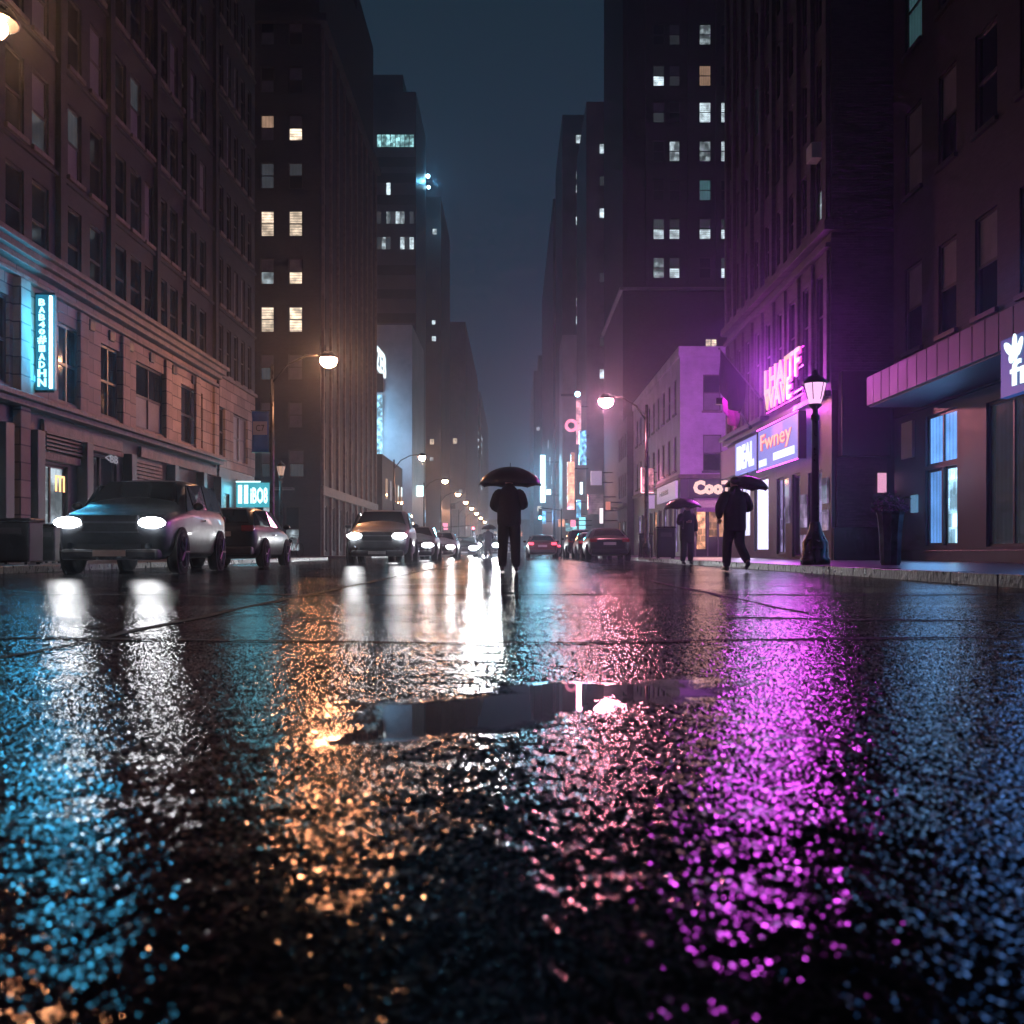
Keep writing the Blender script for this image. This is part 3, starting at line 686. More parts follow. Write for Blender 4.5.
s = thing('billboard', 'blue lit billboard edged in magenta neon with red and cream script', 'sign', (9.5, 35.8, 3.5))
M['billblue'] = emit('billboard_blue', (.2, .3, .95), .75); M['billwhite'] = emit('billboard_white', (.75, .85, 1), 1.3); M['billred'] = emit('billboard_red', (.9, .12, .25), .9)
part(s, 'panel', 'billblue', [(9.4, 9.58, 33.0, 38.5, 3.5, 4.98)], .01)
part(s, 'frame', 'darktrim', [(9.36, 9.62, 32.9, 32.99, 3.45, 5.02), (9.36, 9.62, 38.51, 38.6, 3.45, 5.02)])
part(s, 'white_band', 'billwhite', [(9.375, 9.398, 33.5, 36.2, 3.68, 3.95), (9.375, 9.398, 37.2, 38.3, 3.6, 3.85)])
sign_text('Fwney', 'R', (9.39, 38.0, 4.0), 4.2, .78, 'billred', s, 'lettering', .02, .04)
sign_text('Fwney', 'R', (9.37, 38.0, 4.02), 4.2, .76, 'cream', s, 'lettering', .015, .0)
mb = MB()
for z in (3.45, 5.03): mb.tube([(9.36, 33.0, z), (9.36, 38.5, z)], .025, 8)
mb.build('neon_border', 'magenta', s, world=True)
lamp('billboard_glow', 'AREA', (9.25, 35.8, 4.25), (.55, .4, 1), 150, s, 5.3, 1.4, (-1, -.1, -.1))
s = thing('small_billboard', 'small white lettered sign on blue panel left of the neon edged billboard', 'sign', (9.5, 40.6, 3.6))
part(s, 'panel', 'billblue', [(9.42, 9.58, 38.8, 42.6, 3.62, 4.95)], .01)
sign_text('IBEAL', 'R', (9.41, 42.2, 3.78), 3.0, 1.0, 'billwhite', s, 'lettering', .02, .06)
s = thing('dark_fascia_sign', 'unlit purple fascia panel at the far end of the neon shop row', 'sign', (9.5, 44.4, 3.6))
part(s, 'panel', surf('fascia_purple', (.12, .07, .2), .4), [(9.5, 9.6, 42.9, 45.9, 3.7, 4.95)], .01)
part(s, 'frame', 'darktrim', [(9.48, 9.62, 42.8, 42.88, 3.65, 5.0), (9.48, 9.62, 45.92, 46.0, 3.65, 5.0)])

t = thing('added_floodlight', 'violet flood lamp added on the far corner of the neon building washing the painted building', 'added_floodlight', (9.4, 45.8, 7.2))  # added fixture; its violet light tints the painted building
part(t, 'housing', 'iron', [(9.2, 9.6, 45.5, 45.8, 7.1, 7.4)], .03)
part(t, 'bracket', 'iron', [(9.6, 9.8, 45.6, 45.66, 7.2, 7.26)])
part(t, 'lens', emit('violet_lens', (.6, .2, 1), 60), [(9.24, 9.56, 45.803, 45.82, 7.14, 7.36)])
lamp('added_wall_wash', 'AREA', (9.4, 45.86, 7.25), (.72, .2, 1), 1100, t, .32, .22, (.12, 1, -.03))
# flags
def flag(name, label, base, tip, droop, mat):
    t = thing(name, label, 'flag', base)
    B_, T_ = Vector(base), Vector(tip); mb = MB(); mb.tube([B_, T_], [.035, .022], 8); mb.ball(T_, .05, u=8, v=6); mb.build('pole', 'steel', t, True, world=True)
    mb = MB(); nu, nv = 16, 14; vs = []
    for i in range(nu + 1):
        row = []
        a = .38 + .6 * i / nu; p0 = B_.lerp(T_, a)
        for j in range(nv + 1):
            f = j / nv
            p = p0 + Vector((.10 * math.sin(i * .9 + f * 4) * f, .16 * math.sin(i * .55 + f * 2.2) * f, -droop * f * (.72 + .28 * math.sin(i / nu * 2.6))))
            p.x += .35 * f * (1 - i / nu) * -.4; row.append(mb.bm.verts.new(p))
        vs.append(row)
    for i in range(nu):
        for j in range(nv): mb.bm.faces.new((vs[i][j], vs[i + 1][j], vs[i + 1][j + 1], vs[i][j + 1]))
    o = mb.build('cloth', mat, t, True, world=True); sm = o.modifiers.new('thick', 'SOLIDIFY'); sm.thickness = .006
    mb = MB(); mb.tube([B_, B_ + (T_ - B_) * .06], .07, 8); mb.build('bracket', 'iron', t, world=True)
M['flagdark'] = surf('dark_flag_cloth', (.03, .015, .04), .7, var=.3, scale=4); M['flagmag'] = surf('magenta_flag_cloth', (.55, .08, .4), .6, var=.3, scale=4)
flag('flag', 'dark flag drooping from the upper slanted pole beside the neon letters', (9.66, 38.9, 6.25), (7.9, 38.5, 8.2), 1.7, 'flagdark')
flag('flag', 'magenta flag hanging from the lower slanted pole over the small sign', (9.45, 39.9, 5.3), (8.15, 39.0, 6.9), 1.0, 'flagmag')

# ------------------------------------------------------------------ RIGHT: painted corner shop building
b = thing('corner_shop_building', 'three storey painted brick corner building over a dark shopfront', 'building', (12, 68, 0))
fr = [(11.15, 12.2, 8.7, 10.85, 'm', 'glass', 'blind'), (11.15, 12.25, 5.15, 7.3, 'm', 'blind', 'glass'), (14, 15.1, 8.7, 10.8, 'm', 'glass'), (14, 15.1, 5.15, 7.3, 'm', 'glass')]
st = [(60.3 + k * 2.35, 61.4 + k * 2.35, z, z + 2.1, 'm', RN.choice(['glass', 'glass', 'blind'])) for k in range(9) for z in (5.3, 8.75)]
shell(b, 'painted', 9.8, 22, 59, 82, 4.9, 12.2, 'R', fr, st, sill='trim')
shell(b, 'darktrim', 9.82, 22, 59.02, 81.98, 0.1, 4.88, 'R', [(10.75, 11.35, .5, 2.9, '', 'shoporange'), (11.45, 12.6, 1.2, 2.9, 'v', 'shoporange'), (13.2, 15.4, .6, 2.9, 'v', 'shoporange')],
      [(59.8 + k * 2.2, 61.3 + k * 2.2, .3, 3.2, 'v', ['shoplav', 'dimlit', 'shoplav', 'glass', 'shoporange', 'dimlit', 'shoplav', 'glass', 'shoplav'][k]) for k in range(9)], depth=.1, name='shopfront')
part(b, 'parapet', 'painted', [(9.7, 9.8, 59, 82, 11.9, 12.5), (9.7, 22, 58.9, 59, 11.9, 12.5)], .02)
part(b, 'string_course', 'trim', [(9.68, 9.8, 58.9, 82, 4.7, 4.95), (9.8, 22, 58.86, 59, 4.7, 4.95)], .02)
mb = MB(); mb.poly([(10.6, 59, 3.55), (12.9, 59, 3.55), (12.9, 58.0, 2.95), (10.6, 58.0, 2.95)]); mb.quad((10.6, 58, 2.95), (12.9, 58, 2.95), (12.9, 58, 2.7), (10.6, 58, 2.7)); mb.poly([(10.6, 59, 3.55), (10.6, 58, 2.95), (10.6, 58, 2.7), (10.6, 59, 2.7)]); mb.poly([(12.9, 59, 3.55), (12.9, 58, 2.95), (12.9, 58, 2.7), (12.9, 59, 2.7)])
mb.build('awning', surf('mauve_awning', (.3, .16, .32), .7), b, world=True)
part(b, 'door_post', 'steel', [(x, x + .07, 58.9, 58.99, .12, 2.75) for x in (10.66, 11.38, 12.0, 12.66)])
lamp('shop_glow', 'AREA', (11.6, 58.8, 1.8), (1, .5, .4), 55, b, 2.2, 1.8, (-.1, -1, -.1))
s = thing('bubble_sign', 'plump cream bubble lettering on the dark corner shop fascia', 'sign', (11.7, 58.9, 3.7))
M['creambright'] = emit('cream_bubble', (1, .62, .52), 1.15)
sign_text('CooTi', 'F', (10.55, 58.9, 3.75), 2.5, .85, 'creambright', s, 'lettering', .06, .07)
part(s, 'backing', 'darktrim', [(10.3, 13.2, 58.92, 59.0, 3.6, 4.68)])
lamp('bubble_glow', 'AREA', (11.8, 58.7, 4.2), (1, .55, .6), 45, s, 2.4, .8, (0, -1, -.2))
s = thing('white_fascia_sign', 'white fascia board with dark lettering along the corner shop street side', 'sign', (9.6, 63, 3.6))
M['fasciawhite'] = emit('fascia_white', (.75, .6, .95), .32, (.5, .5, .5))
part(s, 'panel', 'fasciawhite', [(9.55, 9.7, 59.2, 66.8, 3.55, 4.6)], .01)
sign_text('HERBS', 'R', (9.545, 65.5, 3.95), 3.6, .3, 'black', s, 'lettering', .01, .02)
s = thing('pink_projecting_sign', 'pink neon panel sign projecting over the pavement past the white fascia', 'sign', (9, 68.5, 4.5))
M['pinkneon'] = litpane('pink_sign_face', (1, .35, .45), 2.2, 'shop', 4.9)
part(s, 'panel', 'pinkneon', [(8.75, 9.55, 68.4, 68.6, 4.5, 6.1)], .03)
part(s, 'border', emit('pink_border', (1, .4, .5), 3), [(8.7, 8.74, 68.35, 68.65, 4.45, 6.15), (8.75, 9.55, 68.35, 68.65, 4.42, 4.46)])
part(s, 'bracket', 'iron', [(9.56, 9.8, 68.45, 68.5, z, z + .05) for z in (4.8, 5.8)])
lamp('pink_sign_glow', 'POINT', (8.9, 67.9, 5.3), (1, .3, .45), 70, s, radius=.3)
s = thing('small_projecting_sign', 'small lilac sign hanging below the pink neon panel', 'sign', (9.2, 67.6, 3.2))
part(s, 'panel', 'fasciawhite', [(8.95, 9.5, 67.5, 67.6, 3.3, 4.2)], .02)
part(s, 'bracket', 'iron', [(8.95, 9.8, 67.53, 67.57, 4.22, 4.26)])
b = thing('ledge_building', 'plain dark building with a stone ledge left of the painted corner building', 'building', (12, 86, 0))
shell(b, 'mauve', 9.3, 22, 82.2, 89.5, 0.1, 11.5, 'R', street=[(83 + k * 1.6, 83.9 + k * 1.6, z, z + 2, 'm', 'glass') for k in range(4) for z in (5, 8.3)] + [(83 + k * 1.6, 84.2 + k * 1.6, .5, 3, '', RN.choice(['shopteal', 'shoppale', 'shoporange', 'dimlit'])) for k in range(4)])
part(b, 'ledge', 'trim', [(8.9, 9.3, 82, 89.5, 4.1, 4.4)], .03)

# ------------------------------------------------------------------ RIGHT: dark tower and beyond
b = thing('dark_office_tower', 'tall black office tower with scattered white lit windows above the corner shop', 'building', (16, 100, 0))
fr = []
cx = ((12.5, 13.55), (13.95, 14.95), (16.65, 17.75), (18.6, 19.6))
rows = {0: 25.0, 1: 28.5, 2: 32.0, 3: 35.5, 4: 39.0, 5: 42.3, 6: 46.0}
patt = {0: ('coolsplit', 'dimlit', 'glass', 'dimlit'), 1: ('dimlit', 'cool', 'cool', 'dimlit'), 2: ('glass', 'glass', 'teal', 'glass'), 3: ('glass', 'coolsplit', 'coolsplit', 'cool'), 4: ('blind', 'glass', 'cool', 'cool'), 5: ('dimlit', 'blind', 'warmdim', 'glass'), 6: ('glass', 'blind', 'coolsplit', 'glass')}
for r, z in rows.items():
    for ci, (a, c) in enumerate(cx):
        u = patt[r][ci]; l = None
        if u == 'dimlit': l = 'cool'
        if u == 'blind': l = 'dimlit'
        if u == 'cool' and r == 1: u, l = 'dimlit', 'cool'
        fr.append((a, c, z, z + 1.9, 'm', u, l))
fr.append((17.2, 18.3, 18.75, 19.6, 'v', 'warm'))
shell(b, 'brown', 9.8, 34, 90, 109, 0.1, 66, 'R', fr, [])
part(b, 'ledge', 'concrete', [(9.8, 34, 89.7, 90, 23.9, 24.15), (9.5, 9.8, 89.7, 109, 23.9, 24.15)])
part(b, 'pier', 'brown', [(x, x + .3, 89.85, 90, 24.2, 66) for x in (10.2, 11.8, 15.6, 18.1)])
b = far_tower('grey_slab_building', 'grey violet slab building carrying the tall neon blade signs', 6.3, 22, 130, 139, 28.6, 'R', 'palewall',
    [('F', 7 + i * 1.3, .6, 1, 2.8, RN.choice(['shopteal', 'shoporange', 'shoppale'])) for i in range(3)])
part(b, 'ledge', 'concrete', [(6.1, 9.8, 129.7, 130, 20.6, 20.9)])
b = far_tower('lit_step_tower', 'tall stepped tower with a thin column of small lights beyond the black tower', 8.1, 24, 112, 129, 50.8, 'R', 'concrete',
    [('F', 9.6, 45 - 3.6 * r, .5, 1.0, RN.choice(['dimlit', 'blind', 'cool'])) for r in range(8)])
b = far_tower('slim_tower', 'slim blue black tower with a vertical string of windows above the blade signs', 6.8, 22, 141, 164, 62, 'R', 'concrete',
    [('F', 8.75, z, .85, 1.1, m) for z, m in ((58, 'cool'), (53, 'coolsplit'), (51, 'coolsplit'), (46.5, 'cool'), (40.5, 'dimlit'), (35, 'coolsplit'), (32.5, 'cool'), (29.5, 'cool'))] + [('F', 10.1, 57.5, .9, 1.6, 'cool')])
b = far_tower('thin_tower', 'thin dark tower peeking left of the slim tower', 6.5, 20, 166, 232, 59, 'R', 'slate', [('S', 170 + 9 * i, 12 + 4 * (i % 3), 2, 1.4, 'cool') for i in range(4)] + street_win(167, 230, .6, 3.2, 1, 5, .7, ['shopteal', 'shoppale', 'shoporange'], 3, 2.6))
b = far_tower('low_end_tower', 'round shouldered low dark block at the far right end of the street', 5.6, 20, 285, 360, 52, 'R', 'slate', [('F', 7.5, 21, .9, 1.2, 'cool'), ('F', 6.4, 35, .9, 1, 'cool'), ('F', 6.6, 12, 1.2, 1.4, 'warm')])
part(b, 'setback', 'slate', [(7, 20, 288, 360, 52, 57)])
b = thing('end_wall_building', 'dim hazy building closing the far end of the avenue', 'building', (0, 420, 0))
shell(b, 'concrete', -14, 14, 420, 440, .1, 14, 'R')
for i in range(14):
    x = -12 + i * 1.8
    part(b, 'window', RN.choice(['shopteal', 'warm', 'cool', 'shoporange']), [(x, x + 1.2, 419.9, 420.02, 1 + (i * 7 % 3) * 3, 3 + (i * 7 % 3) * 3)])

# blade signs far right
M['pinkblade'] = litpane('pink_blade_face', (1, .42, .5), 2.0, 'blinds', 2.1); M['orangeblade'] = litpane('orange_blade_face', (1, .42, .25), 2.2, 'blinds', 6.1)
M['blueblade'] = litpane('blue_blade_face', (.2, .6, 1), 1.6, 'shop', 1.1); M['whiteblade'] = emit('cyan_white_blade', (.6, .92, 1), 3.4); M['ring'] = emit('pink_ring', (1, .25, .4), 1.6)
def blade(name, label, x0, x1, y, z0, z1, mat, extra=None, glow=None, hang=None):
    t = thing(name, label, 'sign', ((x0 + x1) / 2, y, z0))
    part(t, 'panel', mat, [(x0, x1, y, y + .3, z0, z1)], .03)
    hx = hang if hang is not None else x1 + .6
    part(t, 'bracket', 'iron', [(min(x1, hx), max(x1, hx), y + .12, y + .18, z, z + .1) for z in (z0 + .15 * (z1 - z0), z0 + .85 * (z1 - z0))])
    if glow: lamp('blade_light', 'AREA', ((x0 + x1) / 2, y - .2, (z0 + z1) / 2), glow[0], glow[1], t, x1 - x0, z1 - z0, (0, -1, 0))
    return t
t = blade('blade_sign', 'tall pink neon blade sign topped by a blue white light', 6.95, 7.5, 111.6, 12.4, 17.3, 'pinkblade', glow=((1, .35, .6), 320), hang=8.3)
mb = MB(); mb.ball((7.1, 111.7, 18.0), .3); mb.build('top_light', 'beacon', t, True, world=True)
mb = MB(); mb.lathe([(.4, 0), (.72, 0), (.72, .25), (.4, .25)], (6.4, 111.6, 14.5), 20, 'Y', False); mb.build('ring', 'ring', t, world=True)
t = blade('blade_sign', 'blue lettered blade sign just under and right of the pink blade', 7.2, 8.0, 110.6, 10.0, 13.8, 'blueblade', glow=((.2, .55, 1), 160), hang=8.3)
t = blade('blade_sign', 'orange pink blade sign below the pink ring', 5.8, 6.6, 109, 5.0, 10.2, 'orangeblade', glow=((1, .45, .4), 380), hang=8.1)
part(t, 'top_step', 'orangeblade', [(6.2, 6.6, 109.02, 109.28, 10.25, 11.2)])
t = blade('blade_sign', 'tall plain cyan white glowing strip sign beside the umbrella of the central walker', 3.95, 4.7, 150, 7.8, 14.9, 'whiteblade', glow=((.3, .75, 1), 1600), hang=6.8)
t = blade('box_sign', 'small square cyan white sign below the blue blade', 7.8, 8.5, 118, 7.2, 8.6, 'whiteblade', hang=9.8)
t = blade('box_sign', 'teal lit vertical sign low over the far right pavement', 7.0, 7.5, 112, 4.2, 6.2, 'blueblade', hang=8.1)
t = blade('box_sign', 'bright teal square sign under the teal vertical sign', 7.2, 7.9, 110.5, 2.9, 4.2, emit('teal_box', (.3, .9, 1), 1.5), hang=8.1)
t = blade('box_sign', 'small round cornered blue sign far down the right side beside the cyan strip', 4.9, 5.5, 172, 5.2, 7.4, 'blueblade', glow=((.2, .5, 1), 150), hang=6.6)
t = blade('box_sign', 'tiny white sign above the far maroon sedan', 5.2, 5.9, 160, 9.5, 10.4, 'whiteblade', hang=6.6)
t = blade('box_sign', 'tiny pink sign at the foot of the orange blade sign', 5.9, 6.4, 104, 3.0, 3.7, 'ring', hang=8.1)
t = blade('box_sign', 'small orange sign low at the far right shops', 5.7, 6.5, 128.5, 3.6, 4.6, 'orangeblade', hang=6.9)
t = blade('box_sign', 'pale blue shop sign low behind the parked cars on the right', 6.0, 7.3, 116, 2.8, 3.7, 'shopteal', hang=8.1)
t = blade('box_sign', 'pale box sign hanging off the pale slab on the left', -10.9, -10.1, 112, 6.6, 7.8, 'whiteblade', hang=-11.0)
t = blade('box_sign', 'red sign glowing over the far left shops', -10.4, -9.7, 146, 3.6, 4.6, 'ring', hang=-10.95)
t = blade('box_sign', 'teal square sign beyond the pale slab on the left', -11.9, -11.0, 124.2, 4.0, 5.6, 'blueblade', hang=-12.25)
t = blade('hanging_board', 'faintly glowing lilac board high on the dark tower side', 7.6, 8.7, 99, 7.0, 8.4, 'fasciawhite', hang=9.8)  # emissive face, though the board is no lamp
t = blade('hanging_board', 'wide pink grey board with faint lines over the right pavement', 7.1, 8.6, 96, 4.0, 5.9, litpane('board_face', (.9, .6, .7), .22, 'blinds', 5.5), hang=9.8)
t = blade('hanging_board', 'narrow white lit board below the wide pink grey board', 7.9, 8.2, 92, 3.0, 4.4, emit('white_board', (1, .85, .9), 1.4), hang=9.8)
t = blade('hanging_board', 'small red orange board near the ledge of the right row', 7.9, 8.3, 86, 4.0, 4.7, emit('red_board', (1, .3, .2), .6), hang=9.3)

# ------------------------------------------------------------------ street lamps
def street_lamp(label, x, y, h, arm, mat, group, glow=None, poles=True, r=.24):
    t = thing('street_lamp', label, 'street lamp', (x, y, SW), 0, group)
    mb = MB(); mb.lathe([(.17, SW), (.17, SW + .5), (.11, SW + .65), (.09, h * .5), (.06, h - .2)], (x, y, 0), 12); mb.build('pole', 'iron', t, True, world=True)
    mb = MB(); s_ = 1 if arm > 0 else -1
    mb.tube([(x, y, h - .9), (x + arm * .25, y, h - .25), (x + arm * .6, y, h + .12), (x + arm - s_ * .25, y, h + .16)], [.045, .04, .036, .034], 8); mb.build('arm', 'iron', t, True, world=True)
    mb = MB(); mb.lathe([(.02, h + .3), (.14, h + .28), (.25, h + .19), (.32, h + .06), (.325, h + .02), (.3, h + .02), (.24, h + .13), (.08, h + .23)], (x + arm, y, 0), 16, cap=False); mb.build('lamp_head', 'iron', t, True, world=True)
    mb = MB(); mb.ball((x + arm, y, h - .05), r * 1.1, r, r * .95, 12, 8); mb.build('lens', mat, t, True, world=True)
    return t
G = 'orange street lamps along the left kerb'
ords = ['second', 'third', 'fourth', 'fifth', 'sixth', 'seventh', 'eighth', 'ninth']
street_lamp('orange street lamp nearest, at the upper left edge before the stone building', KL - .3, 13.6, 7.55, 1.93, 'sodium', G, r=.16)
street_lamp('orange street lamp whose pole carries the blue banner', KL - .3, 37.2, 7.55, 2.1, 'sodium', G, r=.29)
street_lamp('orange street lamp next beyond the blue banner in front of the pale slab', KL - .3, 75, 7.5, 2.1, 'sodium', G)
for k, y in enumerate((100, 123, 143, 163, 184, 208, 236, 270)):
    street_lamp(f'orange street lamp, {ords[k]} one beyond the blue banner in the row', KL - .3, y, 7.5, 2.1, 'sodiumfar', G, r=.26)
street_lamp('pink orange street lamp alone on the right kerb before the painted building', KR + .5, 43, 6.9, -1.75, 'pinklamp', None, r=.29)

# banner on the lamp pole
t = thing('banner', 'blue pole banner with a white square emblem hanging from a lamp post', 'banner', (-9.7, 37.2, 4.1))
M['banner'] = surf('blue_banner_cloth', (.04, .16, .55), .6, var=.15); M['bannerwhite'] = surf('banner_white', (.55, .5, .52), .6, var=.1)
mb = MB(); vs = []
for j in range(9):
    z = 4.1 + 1.5 * j / 8; vs.append([mb.bm.verts.new((-9.12 - .62 * i / 6, 37.2 + .03 * math.sin(j * .8 + i * .7), z)) for i in range(7)])
for j in range(8):
    for i in range(6): mb.bm.faces.new((vs[j][i], vs[j][i + 1], vs[j + 1][i + 1], vs[j + 1][i]))
o = mb.build('cloth', 'banner', t, True, world=True); m_ = o.modifiers.new('thick', 'SOLIDIFY'); m_.thickness = .01
part(t, 'emblem_panel', 'bannerwhite', [(-9.69, -9.17, 37.12, 37.14, 4.72, 5.22)])
sign_text('C7', 'F', (-9.58, 37.11, 4.85), .32, .24, 'black', t, 'emblem', .005)
part(t, 'rod', 'iron', [(-9.78, -8.98, 37.18, 37.21, z, z + .03) for z in (4.07, 5.61)])

# ornate lantern post
def lantern_post(label, x, y, h, mat, sx=1):
    t = thing('lantern_post', label, 'lamp post', (x, y, SW))
    z = SW + .012
    mb = MB(); mb.lathe([(.27 * sx, z), (.27 * sx, z + .12), (.24 * sx, z + .14), (.235 * sx, z + .42), (.2 * sx, z + .47), (.13 * sx, z + .62), (.1 * sx, z + .75), (.085 * sx, z + .8)], (x, y, 0), 16); mb.build('base', 'iron', t, True, world=True)
    mb = MB(); mb.lathe([(.075 * sx, z + .8), (.06 * sx, h - .8), (.085 * sx, h - .76), (.085 * sx, h - .7), (.05 * sx, h - .66), (.05 * sx, h - .58), (.12 * sx, h - .52), (.12 * sx, h - .48)], (x, y, 0), 14); mb.build('shaft', 'iron', t, True, world=True)
    mb = MB(); mb.lathe([(.10 * sx, h - .48), (.13 * sx, h - .4), (.2 * sx, h - .13), (.2 * sx, h - .1)], (x, y, 0), 12); mb.build('lantern', mat, t, True, world=True)
    mb = MB(); mb.lathe([(.23 * sx, h - .1), (.23 * sx, h - .07), (.13 * sx, h + .03), (.05 * sx, h + .07), (.03 * sx, h + .15), (.005, h + .17)], (x, y, 0), 12); mb.build('cap', 'iron', t, True, world=True)
    mb = MB()
    for k in range(6):
        a = k * pi / 3; c, s_ = math.cos(a), math.sin(a)
        mb.tube([(x + .135 * sx * c, y + .135 * sx * s_, h - .4), (x + .207 * sx * c, y + .207 * sx * s_, h - .1)], .008, 6)
    mb.build('cage_bars', 'iron', t, world=True)
    return t
lantern_post('black ornate lantern post with a glowing pale violet head by the neon shops', 5.6, 18.6, 3.6, 'lantern')
lantern_post('small lantern post glowing faintly near the box sign on the left pavement', -9.9, 42.5, 4.1, emit('lantern_warm', (1, .6, .45), .5), .9)

# traffic lights
def traffic_light(label, x, y, arm, z, mat):
    t = thing('traffic_light', label, 'traffic light', (x, y, SW))
    mb = MB(); mb.tube([(x, y, SW), (x, y, z + .8)], [.11, .08], 10); mb.tube([(x, y, z + .6), (x + arm, y, z + .9)], [.06, .05], 8); mb.build('pole', 'iron', t, world=True)
    mb = MB(); mb.box(x + arm - .2, x + arm + .2, y - .15, y + .15, z - .55, z + .75); mb.build('housing', 'black', t, world=True, bevel=.04)
    mb = MB(); mb.ball((x + arm, y - .16, z - .3 if mat == 'green' else z + .5), .17, .08, .17); mb.build('lit_lens', mat, t, True, world=True)
    mb = MB(); mb.ball((x + arm, y - .16, z + .1), .15, .05, .15); mb.build('dark_lens', 'black', t, True, world=True)
M['green'] = emit('green_signal', (.06, .8, .9), 220); M['red'] = emit('red_signal', (1, .06, .1), 22)
traffic_light('traffic light showing green high beside the central walker', KR + .4, 118, -2.5, 4.7, 'green')
traffic_light('traffic light showing red far down the left kerb', KL - .4, 128, 3.9, 2.9, 'red')

# ------------------------------------------------------------------ cars
SED = [(-2.28, .36, .60, .66, .66, .58), (-2.18, .22, .68, .82, .76, .72), (-1.6, .2, .80, .89, .88, .76), (-.98, .2, .88, .9, .97, .76), (-.28, .2, .9, .9, 1.38, .60), (.5, .2, .92, .9, 1.42, .61), (1.15, .2, .93, .9, 1.33, .58), (1.75, .22, .94, .88, 1.02, .7), (2.18, .28, .9, .83, .97, .68), (2.28, .4, .78, .72, .86, .58)]
SUV = [(-2.3, .4, .76, .72, .86, .62), (-2.2, .26, .9, .88, 1.0, .78), (-1.6, .24, 1.0, .94, 1.1, .82), (-1.05, .24, 1.06, .95, 1.16, .82), (-.5, .24, 1.08, .95, 1.68, .68), (.5, .24, 1.09, .95, 1.75, .7), (1.75, .24, 1.1, .94, 1.72, .68), (2.2, .28, 1.08, .9, 1.2, .8), (2.3, .42, 1.0, .84, 1.08, .7)]
HAT = [(-2.0, .36, .62, .64, .7, .56), (-1.9, .22, .72, .8, .82, .7), (-1.4, .2, .84, .87, .93, .74), (-.9, .2, .9, .88, 1.0, .75), (-.3, .2, .92, .88, 1.46, .6), (.5, .2, .94, .88, 1.5, .62), (1.45, .2, .96, .86, 1.44, .58), (1.85, .26, .98, .8, 1.08, .68), (1.95, .42, .9, .72, .98, .6)]
